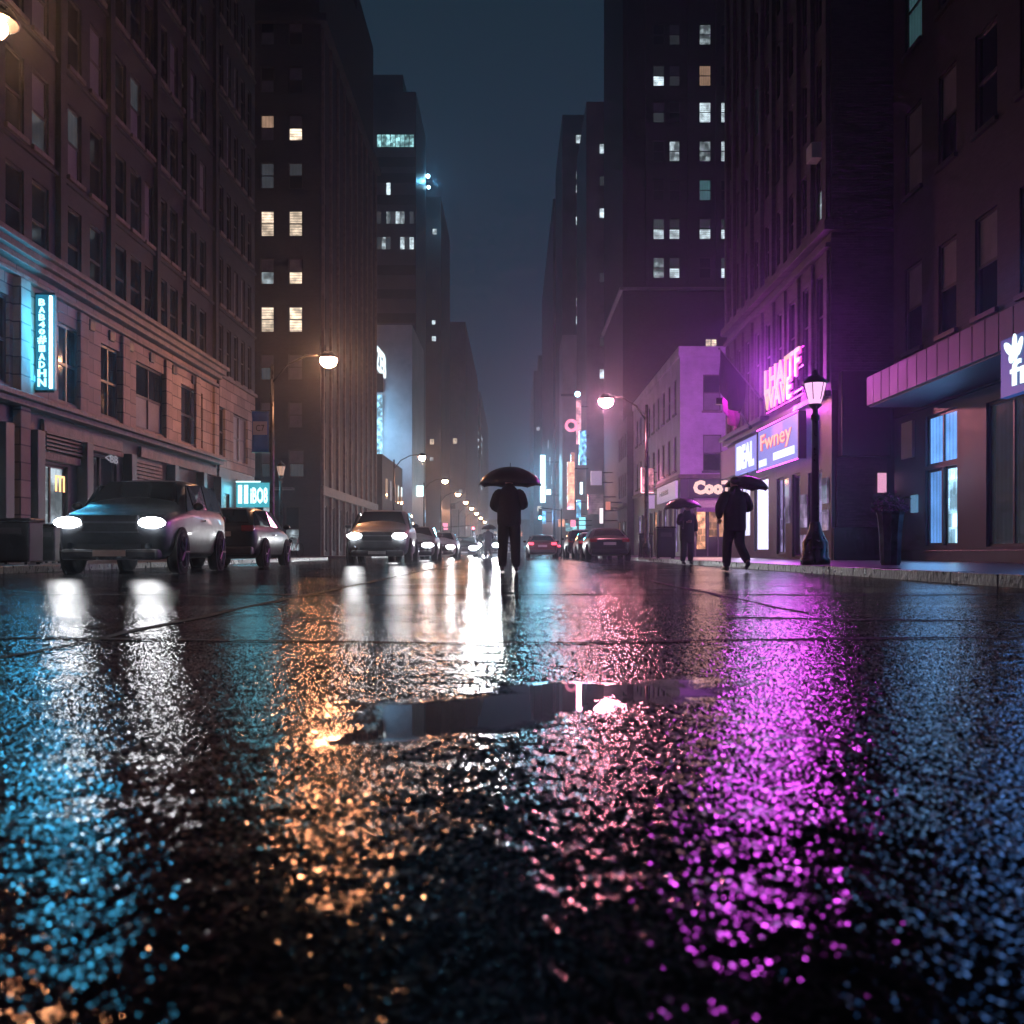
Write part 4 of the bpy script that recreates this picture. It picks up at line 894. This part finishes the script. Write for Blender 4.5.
def car(name, label, st, loc, rz, paint, head=None, tail='tailoff', cat='car', group=None, cowl=3, roof0=4, roof1=6, deck=7):
    t = thing(name, label, cat, loc, rz, group)
    def sect(s):
        y, zb, zl, w, zt, wt = s
        half = [(0, zb), (w * .86, zb), (w * .97, zb + .1), (w, zb + (zl - zb) * .5), (w * .985, zl - .04), (w * .93, zl + .01), (wt + (w * .93 - wt) * .08, zt - (zt - zl) * .12), (wt * .88, zt - .012), (0, zt + .012)]
        pts = half + [(-x, z) for x, z in half[-2:0:-1]]
        return [Vector((x, y, z)) for x, z in pts]
    mb = MB(); rings = [[mb.bm.verts.new(p) for p in sect(s)] for s in st]; n = len(rings[0])
    for a, b_ in zip(rings, rings[1:]):
        for k in range(n): mb.bm.faces.new((a[k], a[(k + 1) % n], b_[(k + 1) % n], b_[k]))
    mb.bm.faces.new(rings[0][::-1]); mb.bm.faces.new(rings[-1])
    o = mb.build('body', paint, t, True); sb = o.modifiers.new('smooth', 'SUBSURF'); sb.levels = sb.render_levels = 1
    o.modifiers.new('edges', 'WEIGHTED_NORMAL')
    def pt(i, x, f, lift=.02):   # point on roof-side plane of station i: f=0 belt, 1 roof
        y, zb, zl, w, zt, wt = st[i]
        return Vector((x * ((w * .93) * (1 - f) + (wt + .03) * f + lift), y, zl + .01 + (zt - zl - .05) * f))
    def screen(name_, i, j, dy, zt0, zt1):
        a, c = st[i], st[j]
        p = [Vector((-a[5] * .95, a[0] + dy, a[4] + zt0)), Vector((a[5] * .95, a[0] + dy, a[4] + zt0)), Vector((c[5] * .86, c[0] + dy, c[4] + zt1)), Vector((-c[5] * .86, c[0] + dy, c[4] + zt1))]
        m_ = MB(); nn = (p[1] - p[0]).cross(p[2] - p[1]).normalized(); nn = nn if nn.z > 0 else -nn
        p = [q + nn * .025 for q in p]
        q = [x - nn * .05 for x in p]; m_.quad(*p); m_.quad(*q)
        for k in range(4): m_.quad(p[k], p[(k + 1) % 4], q[(k + 1) % 4], q[k])
        m_.build(name_, 'carglass', t)
    screen('windscreen', cowl, roof0, -.02, .0, -.06); screen('rear_window', deck, roof1, .02, .0, -.06)
    for sx in (-1, 1):
        m_ = MB(); mid = (roof0 + roof1) // 2
        for (i, j, f0, f1) in ((cowl, roof0, .0, .0), (roof0, mid, .88, .88), (mid, roof1, .88, .88), (roof1, deck, .88, .1)):
            if i == j: continue
            A, B_ = pt(i, sx, .1), pt(j, sx, .1)
            C_ = pt(j, sx, .88 if j not in (deck,) else .2); D_ = pt(i, sx, .88 if i != cowl else .2)
            sh = Vector((0, .04, 0)); m_.quad(A + sh, B_ - sh, C_ - sh, D_ + sh)
        o = m_.build('side_window', 'carglass', t); so = o.modifiers.new('thick', 'SOLIDIFY'); so.thickness = .02
        m_ = MB(); y_, zb, zl, w, zt, wt = st[cowl]; m_.ball((sx * (w + .1), y_ + .25, zl + .12), .1, .06, .07, 10, 7); m_.build('wing_mirror', paint, t, True)
        yf, zbf, zlf, wf, ztf, wtf = st[1]
        big = 1.5 if head == 'headfar' else 1.15  # far lamps enlarged so their shape imitates bloom
        m_ = MB(); m_.ball((sx * wf * .76, st[0][0] - .01, zlf - .05), .19 * big, .022, .08 * big, 20, 8); m_.build('headlight', head or 'carglass', t, True)
        yr, zbr, zlr, wr, ztr, wtr = st[-2]
        m_ = MB(); m_.box(sx * wr * .8 - .15, sx * wr * .8 + .15, st[-1][0] - .1, st[-1][0] + .015, zlr - .12, zlr + .03); m_.build('tail_light', tail, t, bevel=.03)
    y0 = st[0][0]; zl = st[1][2]
    m_ = MB()
    for k in range(4): m_.box(-.42, .42, y0 - .02, y0 + .08, zl - .16 + k * .05, zl - .13 + k * .05)
    m_.box(-.44, .44, y0 + .0, y0 + .1, zl - .19, zl + .07); m_.build('grille', 'black', t)
    m_ = MB(); m_.box(-.46, .46, y0 - .035, y0 - .005, zl - .06, zl - .03); m_.box(-.46, .46, y0 - .03, y0 - .005, zl - .215, zl - .195); m_.build('chrome_bar', 'steel', t)
    m_ = MB(); m_.box(-.5, .5, y0 - .045, y0 - .032, .43, .5); m_.build('air_intake', 'black', t)
    for sx in (-1, 1):
        m_ = MB(); m_.lathe([(.055, -.02), (.055, .02)], (sx * .62, y0 - .02, .47), 12, 'Y'); m_.build('fog_lamp', 'carglass', t)
        m_ = MB(); m_.box(sx * (st[4][3] + .012) - .012, sx * (st[4][3] + .012) + .012, .12, .3, st[4][2] - .14, st[4][2] - .11); m_.build('door_handle', 'steel', t)
    m_ = MB(); m_.box(-.78, .78, y0 - .03, y0 + .25, .24, .42); m_.build('front_bumper', 'darktrim', t, bevel=.05)
    y1 = st[-1][0]
    m_ = MB(); m_.box(-.76, .76, y1 - .25, y1 + .04, .3, .5); m_.build('rear_bumper', 'darktrim', t, bevel=.05)
    m_ = MB(); m_.box(-.26, .26, y1 + .02, y1 + .045, st[-2][2] - .24, st[-2][2] - .12); m_.build('number_plate', 'plate', t)
    m_ = MB(); m_.box(-.26, .26, y0 - .05, y0 - .032, .3, .4); m_.build('number_plate', 'plate', t)
    R_ = .33 if st is not SUV else .37
    wx = st[3][3]
    for sy in (y0 + .85, y1 - .85):
        for sx in (-1, 1):
            m_ = MB(); m_.lathe([(R_ + .06, sx * (wx - .01) - .02), (R_ + .06, sx * (wx - .01) + .02)], (0, sy, R_), 20, 'X'); m_.build('wheel_arch', 'tyre', t)
        for sx in (-1, 1):
            m_ = MB(); m_.lathe([(R_ - .1, -.1), (R_ - .02, -.11), (R_, -.08), (R_, .08), (R_ - .02, .11), (R_ - .1, .1)], (0, 0, 0), 22, 'X')
            wo = m_.build('wheel', 'tyre', t, True); wo.location = (sx * (wx - .075), sy, R_)
            m_ = MB(); m_.lathe([(.02, sx * .1), (R_ - .12, sx * .09), (R_ - .1, sx * .112)], (0, 0, 0), 16, 'X', False)
            for k in range(5):
                a = k * 2 * pi / 5; m_.tube([(sx * .105, 0, 0), (sx * .11, math.cos(a) * (R_ - .11), math.sin(a) * (R_ - .11))], .025, 6)
            m_.build('rim', 'rim', wo)
    return t
def paint(name, col): M[name] = surf(name, col, .34, metal=0, spec=.3, var=.2, coat=.08); return name
P_dark = paint('dark_grey_paint', (.009, .01, .012)); P_blk = paint('black_car_paint', (.012, .012, .015)); P_sil = paint('silver_paint', (.07, .075, .08)); P_grey = paint('grey_paint', (.05, .05, .055)); P_red = paint('maroon_paint', (.09, .02, .025)); P_wht = paint('white_car_paint', (.2, .2, .2))
car('suv', 'large dark grey suv with bright headlights nearest on the left', SUV, (-6.75, 18.6, 0), rad(4), P_dark, 'head', group='approaching traffic', cowl=3, roof0=4, roof1=6, deck=7)
car('hatchback', 'black hatchback seen from behind beside the dark grey suv', HAT, (-6.95, 25.6, 0), pi, P_blk, group='cars parked on the left')
car('crossover', 'silver crossover with glaring headlights left of the central walker', SUV, (-4.15, 32.0, 0), rad(2), P_sil, 'head', group='approaching traffic')
car('sedan', 'grey sedan with headlights on, right behind the silver crossover', SED, (-3.9, 39.8, 0), rad(1), P_grey, 'head', group='approaching traffic', cowl=3, roof0=4, roof1=6, deck=7)
car('sedan', 'white sedan with headlights on, third in the approaching queue', SED, (-3.75, 51.5, 0), 0, P_wht, 'head', group='approaching traffic')
car('sedan', 'dark car lost in headlight glare beside the distant walker', SED, (-3.2, 66, 0), 0, P_dark, 'headfar', group='approaching traffic')
car('crossover', 'far suv with dazzling headlights just left of the central walker', SUV, (-1.9, 72, 0), 0, P_dark, 'headfar', group='approaching traffic')
car('sedan', 'farthest car with dazzling headlights in the middle of the avenue', SED, (-3.4, 96, 0), 0, P_grey, 'headfar', group='approaching traffic')
car('sedan', 'distant car with headlights close to the central walker leg', SED, (-.6, 100, 0), 0, P_grey, 'headdim', group='approaching traffic')
car('sedan', 'dark sedan with faint red lamps parked by the right kerb', SED, (3.95, 43.5, 0), pi, P_blk, tail='tailoff', group='cars parked on the right')
car('sedan', 'dark sedan parked ahead of the first parked one on the right', SED, (4.05, 52.5, 0), pi, P_dark, tail='tailoff', group='cars parked on the right')
car('crossover', 'dark suv third in the parked row on the right', SUV, (4.1, 62, 0), pi, P_blk, tail='tailoff', group='cars parked on the right')
car('sedan', 'maroon sedan driving away with red tail lights right of the walker', SED, (1.65, 60, 0), pi, P_red, tail='tail', group='departing traffic')
car('sedan', 'distant grey car driving away between tail lights and parked row', SED, (3.0, 84, 0), pi, P_grey, tail='tail', group='departing traffic')

# ------------------------------------------------------------------ people
def person(label, loc, rz, pose, coat='cloth_dark', legs='cloth_dark', s=1.0):
    t = thing('person', label, 'person', loc, rz); t.scale = (s, s, s)
    bm = bmesh.new(); sk = bm.verts.layers.skin.verify(); vs = {}
    def jv(k, co, r, par=None):
        v = bm.verts.new(co); v[sk].radius = r if isinstance(r, tuple) else (r, r); vs[k] = v
        if par: bm.edges.new((vs[par], v))
        else: v[sk].use_root = True
        return v
    J = pose
    jv('pel', (0, 0, .95), (.14, .1)); jv('sp', (0, 0, 1.15), (.13, .09), 'pel'); jv('ch', (0, 0, 1.36), (.15, .1), 'sp'); jv('nb', (0, 0, 1.5), .06, 'ch'); jv('nk', (0, .012, 1.555), .052, 'nb')
    jv('h1', (0, .025, 1.61), (.068, .075), 'nk'); jv('h2', (0, .022, 1.69), (.078, .095), 'h1'); jv('h3', (0, .012, 1.755), (.06, .07), 'h2'); jv('nose', (0, .125, 1.668), .012, 'h2')
    for sd in ('l', 'r'):
        x = -1 if sd == 'l' else 1
        jv('ear' + sd, (x * .083, .01, 1.68), .014, 'h2')
        jv('sh' + sd, (x * .18, 0, 1.45), .062, 'ch'); jv('el' + sd, J['el' + sd], .045, 'sh' + sd); jv('wr' + sd, J['wr' + sd], .03, 'el' + sd)
        W = Vector(J['wr' + sd]); E = Vector(J['el' + sd]); d = (W - E).normalized(); jv('pm' + sd, W + d * .06, (.036, .02), 'wr' + sd)
        side = d.cross(Vector((0, 0, 1))); side = side.normalized() if side.length > .2 else Vector((1, 0, 0)); up = side.cross(d).normalized()
        ax = up if J.get('grip') == sd else side      # fingers are stacked along the gripped shaft
        curl = side * (-x) if J.get('grip') == sd else Vector((0, .6, 0))
        for fi, ln in enumerate((.062, .072, .068, .052)):
            b0 = W + d * .085 + ax * ((1.5 - fi) * .02)
            jv(f'f{sd}{fi}a', b0, .0095, 'pm' + sd); jv(f'f{sd}{fi}b', b0 + d * ln * .5 + curl * .012, .009, f'f{sd}{fi}a'); jv(f'f{sd}{fi}c', b0 + d * ln * .62 + curl * .04, .008, f'f{sd}{fi}b')
        jv(f't{sd}a', W + d * .035 + ax * .036, .011, 'pm' + sd); jv(f't{sd}b', W + d * .07 + ax * .045 + curl * .02, .009, f't{sd}a')
        jv('hp' + sd, (x * .09, 0, .9), .09, 'pel'); jv('kn' + sd, J['kn' + sd], .058, 'hp' + sd); jv('an' + sd, J['an' + sd], .038, 'kn' + sd); jv('to' + sd, J['to' + sd], .03, 'an' + sd)
    me = bpy.data.meshes.new('body'); bm.to_mesh(me); bm.free(); me.materials.append(M['skin'])
    o = bpy.data.objects.new('body', me); COL.objects.link(o); o.parent = t
    k = o.modifiers.new('skin', 'SKIN'); k.use_smooth_shade = True; q = o.modifiers.new('sub', 'SUBSURF'); q.levels = q.render_levels = 1
    # clothes
    hem = J.get('hem', .8); mb = MB()
    mb.tube([(0, .0, hem), (0, 0, hem + .12), (0, 0, 1.08), (0, 0, 1.28), (0, 0, 1.40), (0, 0, 1.475), (0, .0, 1.545), (0, .018, 1.61)], [(.225, .15), (.225, .155), (.215, .15), (.245, .16), (.25, .15), (.19, .12), (.095, .09), (.08, .085)], 18)
    for sd in ('l', 'r'):
        x = -1 if sd == 'l' else 1; E = Vector(J['el' + sd]); W = Vector(J['wr' + sd]); S = Vector((x * .165, 0, 1.435))
        mb.tube([S + Vector((-x * .06, 0, .01)), S + Vector((x * .03, 0, -.01)), S.lerp(E, .55), E, E.lerp(W, .5), W], [.09, .11, .105, .094, .078, .056], 12)
    o = mb.build('jacket', coat, t, True); q = o.modifiers.new('sub', 'SUBSURF'); q.levels = q.render_levels = 1
    mb = MB()
    for sd in ('l', 'r'):
        x = -1 if sd == 'l' else 1; K = Vector(J['kn' + sd]); A = Vector(J['an' + sd])
        mb.tube([(x * .07, 0, 1.0), (x * .09, 0, .86), Vector((x * .095, 0, .86)).lerp(K, .55), K, K.lerp(A, .5), A + Vector((0, 0, -.035))], [(.115, .125), (.122, .13), .112, .094, .09, .085], 12)
    o = mb.build('trousers', legs, t, True); q = o.modifiers.new('sub', 'SUBSURF'); q.levels = q.render_levels = 1
    for sd in ('l', 'r'):
        A = Vector(J['an' + sd]); T = Vector(J['to' + sd]); mb = MB(); h_ = A + (A - T) * .35; h_.z = A.z - .035
        if A.z < .12: h_.z = .045
        mb.tube([h_ + Vector((0, 0, .005)), A.lerp(T, .25) + Vector((0, 0, -.02 if A.z < .12 else -.03)), A.lerp(T, .7), T + (T - A) * .25], [(.036, .042), (.045, .05), (.046, .036), (.03, .022)], 10); mb.build('shoe', 'leather', t, True)
    mb = MB(); mb.ball((0, .0, 1.705), .092, .105, .085, 14, 10)
    for v in list(mb.bm.verts):
        if v.co.y > .055 and v.co.z < 1.735 or v.co.z < 1.63: v.co = Vector((v.co.x * .8, min(v.co.y, .03), max(v.co.z, 1.64)))
    mb.build('hair', 'hair', t, True)
    mb = MB()
    for x in (-.032, .032): mb.ball((x, .098, 1.69), .011, u=8, v=6)
    mb.build('eyes', 'black', t, True)
    mb = MB(); mb.ball((0, .102, 1.632), .022, .008, .006, 8, 6); mb.build('mouth', surf('lips', (.3, .12, .11), .5), t, True)
    return t
def umbrella(label, loc, rz, tilt, Rr=.6, hgt=.34, top=2.0, hand=1.18, mat='umb'):
    t = thing('umbrella', label, 'umbrella', loc, rz); t.rotation_euler = (tilt[0], tilt[1], rz)
    n, m_ = 32, 9; mb = MB(); tip = mb.bm.verts.new((0, 0, top)); rings = []
    for j in range(1, m_ + 1):
        f = j / m_; ring = []
        for k in range(n):
            a = 2 * pi * k / n; sc_ = abs(math.sin(4 * a)); r = Rr * math.sin(f * 1.32) / math.sin(1.32); z = top - hgt * (1 - math.cos(f * 1.32)) / (1 - math.cos(1.32))
            r *= 1 - .035 * sc_ * f * f; z += .03 * sc_ * f ** 3 - .015 * sc_ * math.sin(f * pi)
            ring.append(mb.bm.verts.new((r * math.cos(a), r * math.sin(a), z)))
        rings.append(ring)
    for k in range(n): mb.bm.faces.new((tip, rings[0][k], rings[0][(k + 1) % n]))
    for a, b_ in zip(rings, rings[1:]):
        for k in range(n): mb.bm.faces.new((a[k], b_[k], b_[(k + 1) % n], a[(k + 1) % n]))
    o = mb.build('canopy', mat, t, True); so = o.modifiers.new('thick', 'SOLIDIFY'); so.thickness = .004; so.offset = -1
    mb = MB(); mb.tube([(0, 0, hand - .05), (0, 0, top + .07)], [.007, .006], 8); mb.build('shaft', 'iron', t)
    mb = MB(); mb.tube([(0, 0, hand + .1), (0, 0, hand - .08), (0, .015, hand - .12), (0, .045, hand - .13), (0, .07, hand - .1)], .013, 8); mb.build('handle', 'leather', t, True)
    mb = MB(); rb = [(Rr * math.sin(f * 1.32) / math.sin(1.32), top - .012 - hgt * (1 - math.cos(f * 1.32)) / (1 - math.cos(1.32))) for f in (.1, .3, .5, .7, .85, 1.0)]
    for k in range(8):
        a = k * pi / 4; mbk = MB(); mbk.tube([(r * math.cos(a), r * math.sin(a), z) for r, z in rb] , .004, 5); mbk.tube([(rb[2][0] * math.cos(a), rb[2][0] * math.sin(a), rb[2][1]), (.012 * math.cos(a), .012 * math.sin(a), top - hgt * 1.05)], .003, 5); mbk.build('rib', 'iron', t)
    mb.bm.free()
    return t
STAND = dict(ell=(-.29, -.03, 1.19), wrl=(-.16, .2, 1.12), elr=(.29, -.03, 1.19), wrr=(.06, .24, 1.2), grip='r', knl=(-.115, .02, .5), anl=(-.125, -.03, .09), tol=(-.135, .11, .04), knr=(.115, .02, .5), anr=(.125, -.03, .09), tor=(.135, .11, .04), hem=.8)
px = -.09
person('person seen from behind in a dark jacket standing mid street under a black umbrella', (px, 18.5, 0), 0, STAND, s=1.02)
umbrella('black umbrella held by the person standing in the middle of the street', (px + .02, 18.75, 0), .2, (0, 0), .6, .36, 1.97)
WALK = dict(ell=(-.34, -.06, 1.2), wrl=(-.27, .1, 1.0), elr=(.32, -.02, 1.18), wrr=(.14, .24, 1.2), grip='r', knl=(-.1, .12, .53), anl=(-.07, .22, .09), tol=(-.07, .37, .05), knr=(.1, .02, .5), anr=(.12, -.32, .2), tor=(.125, -.24, .08), hem=.72)
person('person walking away in a dark coat by the right kerb under a dark umbrella', (4.15, 18.8, 0), rad(12), WALK, 'cloth_navy', 'cloth_navy', s=1.0)
umbrella('dark umbrella of the walker beside the right kerb', (4.3, 19.05, 0), .3, (0, rad(5)), .43, .24, 1.83)
COATED = dict(STAND); COATED.update(ell=(-.27, -.02, 1.18), wrl=(-.25, .08, .95), hem=.62, elr=(.28, -.02, 1.2), wrr=(.1, .22, 1.24))
person('person in a long dark coat facing the camera before the corner shop', (5.05, 29.2, 0), pi + .3, COATED, s=1.0)
umbrella('wide dark umbrella held by the person before the corner shop', (4.96, 28.95, 0), .1, (0, rad(-3)), .56, .3, 1.93)
WALK2 = dict(WALK); WALK2.update(hem=.7)
person('small distant figure crossing the headlight glare left of the central walker', (-1.48, 57, 0), .3, WALK2, 'cloth_navy')
umbrella('small umbrella of the distant figure in the headlight glare', (-1.42, 57.2, 0), .3, (0, 0), .46, .3, 1.95)

# ------------------------------------------------------------------ kerbside things
def bin_box(name, label, cat, x, y, w, d, h, mat='black', lid=True, rz=0):
    t = thing(name, label, cat, (x, y, SW), rz)
    mb = MB(); mb.lathe([(1, 0), (1, 1)], n=4) if False else mb.box(-w / 2, w / 2, -d / 2, d / 2, 0.05, h); mb.build('body', mat, t, bevel=.03)
    mb = MB(); mb.box(-w / 2 - .03, w / 2 + .03, -d / 2 - .03, d / 2 + .03, h + .003, h + .07); mb.build('lid', 'iron', t, bevel=.025)
    mb = MB()
    for sx in (-1, 1):
        for sy in (-1, 1): mb.box(sx * w * .4 - .03, sx * w * .4 + .03, sy * d * .4 - .03, sy * d * .4 + .03, 0, .048)
    mb.build('feet', 'iron', t)
    mb = MB(); mb.box(-w * .3, w * .3, -d / 2 - .012, -d / 2 - .003, h * .72, h * .86); mb.build('slot', 'frame', t)
    return t
bin_box('storage_bin', 'broad black bin at the left edge of the pavement', 'bin', -9.95, 20.0, .8, .6, .85)
bin_box('litter_bin', 'slim dark litter bin on the pavement before the pale shop window', 'bin', -10.2, 22.0, .35, .35, .8)
bin_box('utility_cabinet', 'black utility cabinet on the kerb left of the umbrella holder in a long coat', 'cabinet', 5.75, 38, .7, .5, 1.15)
bin_box('litter_bin', 'black litter bin beside the utility cabinet on the right kerb', 'bin', 5.75, 43.8, .6, .5, 1.0)
def bicycle(label, loc, rz):
    t = thing('bicycle', label, 'bicycle', loc, rz, 'bicycles on the left pavement')
    for y in (-.52, .52):
        mb = MB(); n = 20; pts = [(0, y + .33 * math.cos(2 * pi * k / n), .34 + .33 * math.sin(2 * pi * k / n)) for k in range(n + 1)]; mb.tube(pts, .018, 6, False)
        for k in range(8): a = 2 * pi * k / 8; mb.tube([(0, y, .34), (0, y + .32 * math.cos(a), .34 + .32 * math.sin(a))], .003, 4)
        mb.build('wheel', 'tyre', t)
    mb = MB()
    for a, b_ in (((0, -.52, .34), (0, -.02, .3)), ((0, -.02, .3), (0, -.18, .8)), ((0, -.18, .8), (0, .38, .85)), ((0, -.02, .3), (0, .38, .82)), ((0, .52, .34), (0, .36, .95)), ((0, -.52, .34), (0, -.17, .75))): mb.tube([a, b_], .018, 7)
    mb.build('frame', 'steel', t)
    mb = MB(); mb.ball((0, -.2, .87), .07, .13, .035); mb.build('saddle', 'leather', t, True)
    mb = MB(); mb.tube([(-.27, .3, 1.02), (-.1, .38, .98), (.1, .38, .98), (.27, .3, 1.02)], .014, 7); mb.build('handlebar', 'iron', t, True)
    return t
bicycle('parked bicycle near the kerb behind the black hatchback', (-9.7, 41.0, SW), .5)
bicycle('second parked bicycle leaning just past the first one', (-9.9, 45.0, SW), -.3)

# planter with flowers
t = thing('flower_planter', 'tall dark planter topped with purple flowers beside the canopy shop', 'planter', (7.15, 19.0, SW))
mb = MB(); mb.lathe([(.17, 0), (.19, .05), (.21, .6), (.25, .95), (.27, 1.0), (.24, 1.02)], n=10); mb.build('pot', surf('planter_glaze', (.05, .055, .075), .2, var=.5, scale=6), t, False)
mb = MB()
for k in range(260):
    a = RN.uniform(0, 2 * pi); r = .34 * math.sqrt(RN.random()); z = 1.05 + RN.random() * .38 * (1 - (r / .36) ** 2) + RN.uniform(-.05, .03)
    c = Vector((r * math.cos(a), r * math.sin(a), z)); q = Quaternion((RN.uniform(-1, 1), RN.uniform(-1, 1), RN.uniform(-1, 1)), RN.uniform(0, 3)); sz = RN.uniform(.025, .05)
    mb.poly([c + q @ Vector(p) * sz for p in ((-1, 0, 0), (0, -.5, .15), (1, 0, 0), (0, .5, .15))])
mb.build('blossoms', surf('purple_petals', (.28, .1, .26), .6, var=.5, scale=25), t)
mb = MB()
for k in range(160):
    a = RN.uniform(0, 2 * pi); r = .36 * math.sqrt(RN.random()); z = 1.0 + RN.random() * .3
    c = Vector((r * math.cos(a), r * math.sin(a), z)); q = Quaternion((RN.uniform(-1, 1), RN.uniform(-1, 1), RN.uniform(-1, 1)), RN.uniform(0, 3)); sz = RN.uniform(.03, .06)
    mb.poly([c + q @ Vector(p) * sz for p in ((-1, 0, 0), (0, -.3, .1), (1, 0, 0), (0, .3, .1))])
mb.build('leaves', surf('planter_leaves', (.04, .07, .04), .5, var=.4, scale=25), t)

# ------------------------------------------------------------------ air
m, nt, out = nmat('wet_air')
vol = N(nt, 'ShaderNodeVolumePrincipled'); vol.inputs['Color'].default_value = (.72, .84, 1, 1); vol.inputs['Density'].default_value = .0016; vol.inputs['Anisotropy'].default_value = .84
L(nt, vol.outputs[0], out.inputs['Volume'])
mb = MB(); mb.box(-270, 270, -70, 770, -1, 72); o = mb.build('haze', m); tag(o, kind='stuff')

# ------------------------------------------------------------------ sky
w = bpy.data.worlds.new('World'); sc.world = w; w.use_nodes = True; nt = w.node_tree; nt.nodes.clear()
wo = nt.nodes.new('ShaderNodeOutputWorld'); bg = nt.nodes.new('ShaderNodeBackground')
tc = nt.nodes.new('ShaderNodeTexCoord'); sx = nt.nodes.new('ShaderNodeSeparateXYZ'); L(nt, tc.outputs['Generated'], sx.inputs[0])
cr = nt.nodes.new('ShaderNodeValToRGB'); L(nt, sx.outputs[2], cr.inputs[0])
e = cr.color_ramp.elements; e[0].position = 0; e[0].color = (.03, .058, .11, 1); e[1].position = 1; e[1].color = (.006, .016, .026, 1)
k = e.new(.25); k.color = (.02, .042, .075, 1); k = e.new(.55); k.color = (.012, .03, .048, 1)
nz = nt.nodes.new('ShaderNodeTexNoise'); nz.inputs['Scale'].default_value = 3; nz.inputs['Detail'].default_value = 5; L(nt, tc.outputs['Generated'], nz.inputs['Vector'])
mr = nt.nodes.new('ShaderNodeMapRange'); mr.inputs['To Min'].default_value = .8; mr.inputs['To Max'].default_value = 1.2; L(nt, nz.outputs['Fac'], mr.inputs[0])
mx = nt.nodes.new('ShaderNodeMix'); mx.data_type = 'RGBA'; mx.blend_type = 'MULTIPLY'; mx.inputs[0].default_value = 1; L(nt, cr.outputs[0], mx.inputs[6]); L(nt, mr.outputs[0], mx.inputs[7])
L(nt, mx.outputs[2], bg.inputs[0]); bg.inputs[1].default_value = .82; L(nt, bg.outputs[0], wo.inputs[0])

# ------------------------------------------------------------------ camera
cd = bpy.data.cameras.new('camera'); cam = bpy.data.objects.new('camera', cd); COL.objects.link(cam); sc.camera = cam
cam.location = (0, 0, CAMH); cam.rotation_euler = (pi / 2, 0, 0)
cd.sensor_width = 36; cd.lens = 35.16; cd.shift_x = -2 / 1024; cd.shift_y = 40 / 1024; cd.clip_start = .05; cd.clip_end = 2000
cd.dof.use_dof = True; cd.dof.focus_distance = 18.5; cd.dof.aperture_fstop = 4.8
sc.view_settings.view_transform = 'Standard'; sc.view_settings.look = 'None'; sc.view_settings.exposure = 0; sc.view_settings.gamma = 1
cy = sc.cycles
cy.max_bounces = 6; cy.glossy_bounces = 4; cy.diffuse_bounces = 2; cy.transmission_bounces = 4; cy.volume_bounces = 0; cy.use_light_tree = True
cy.sample_clamp_indirect = 4; cy.sample_clamp_direct = 0; cy.caustics_reflective = True; cy.use_denoising = True; cy.use_adaptive_sampling = True; cy.adaptive_threshold = .03; cy.adaptive_min_samples = 20
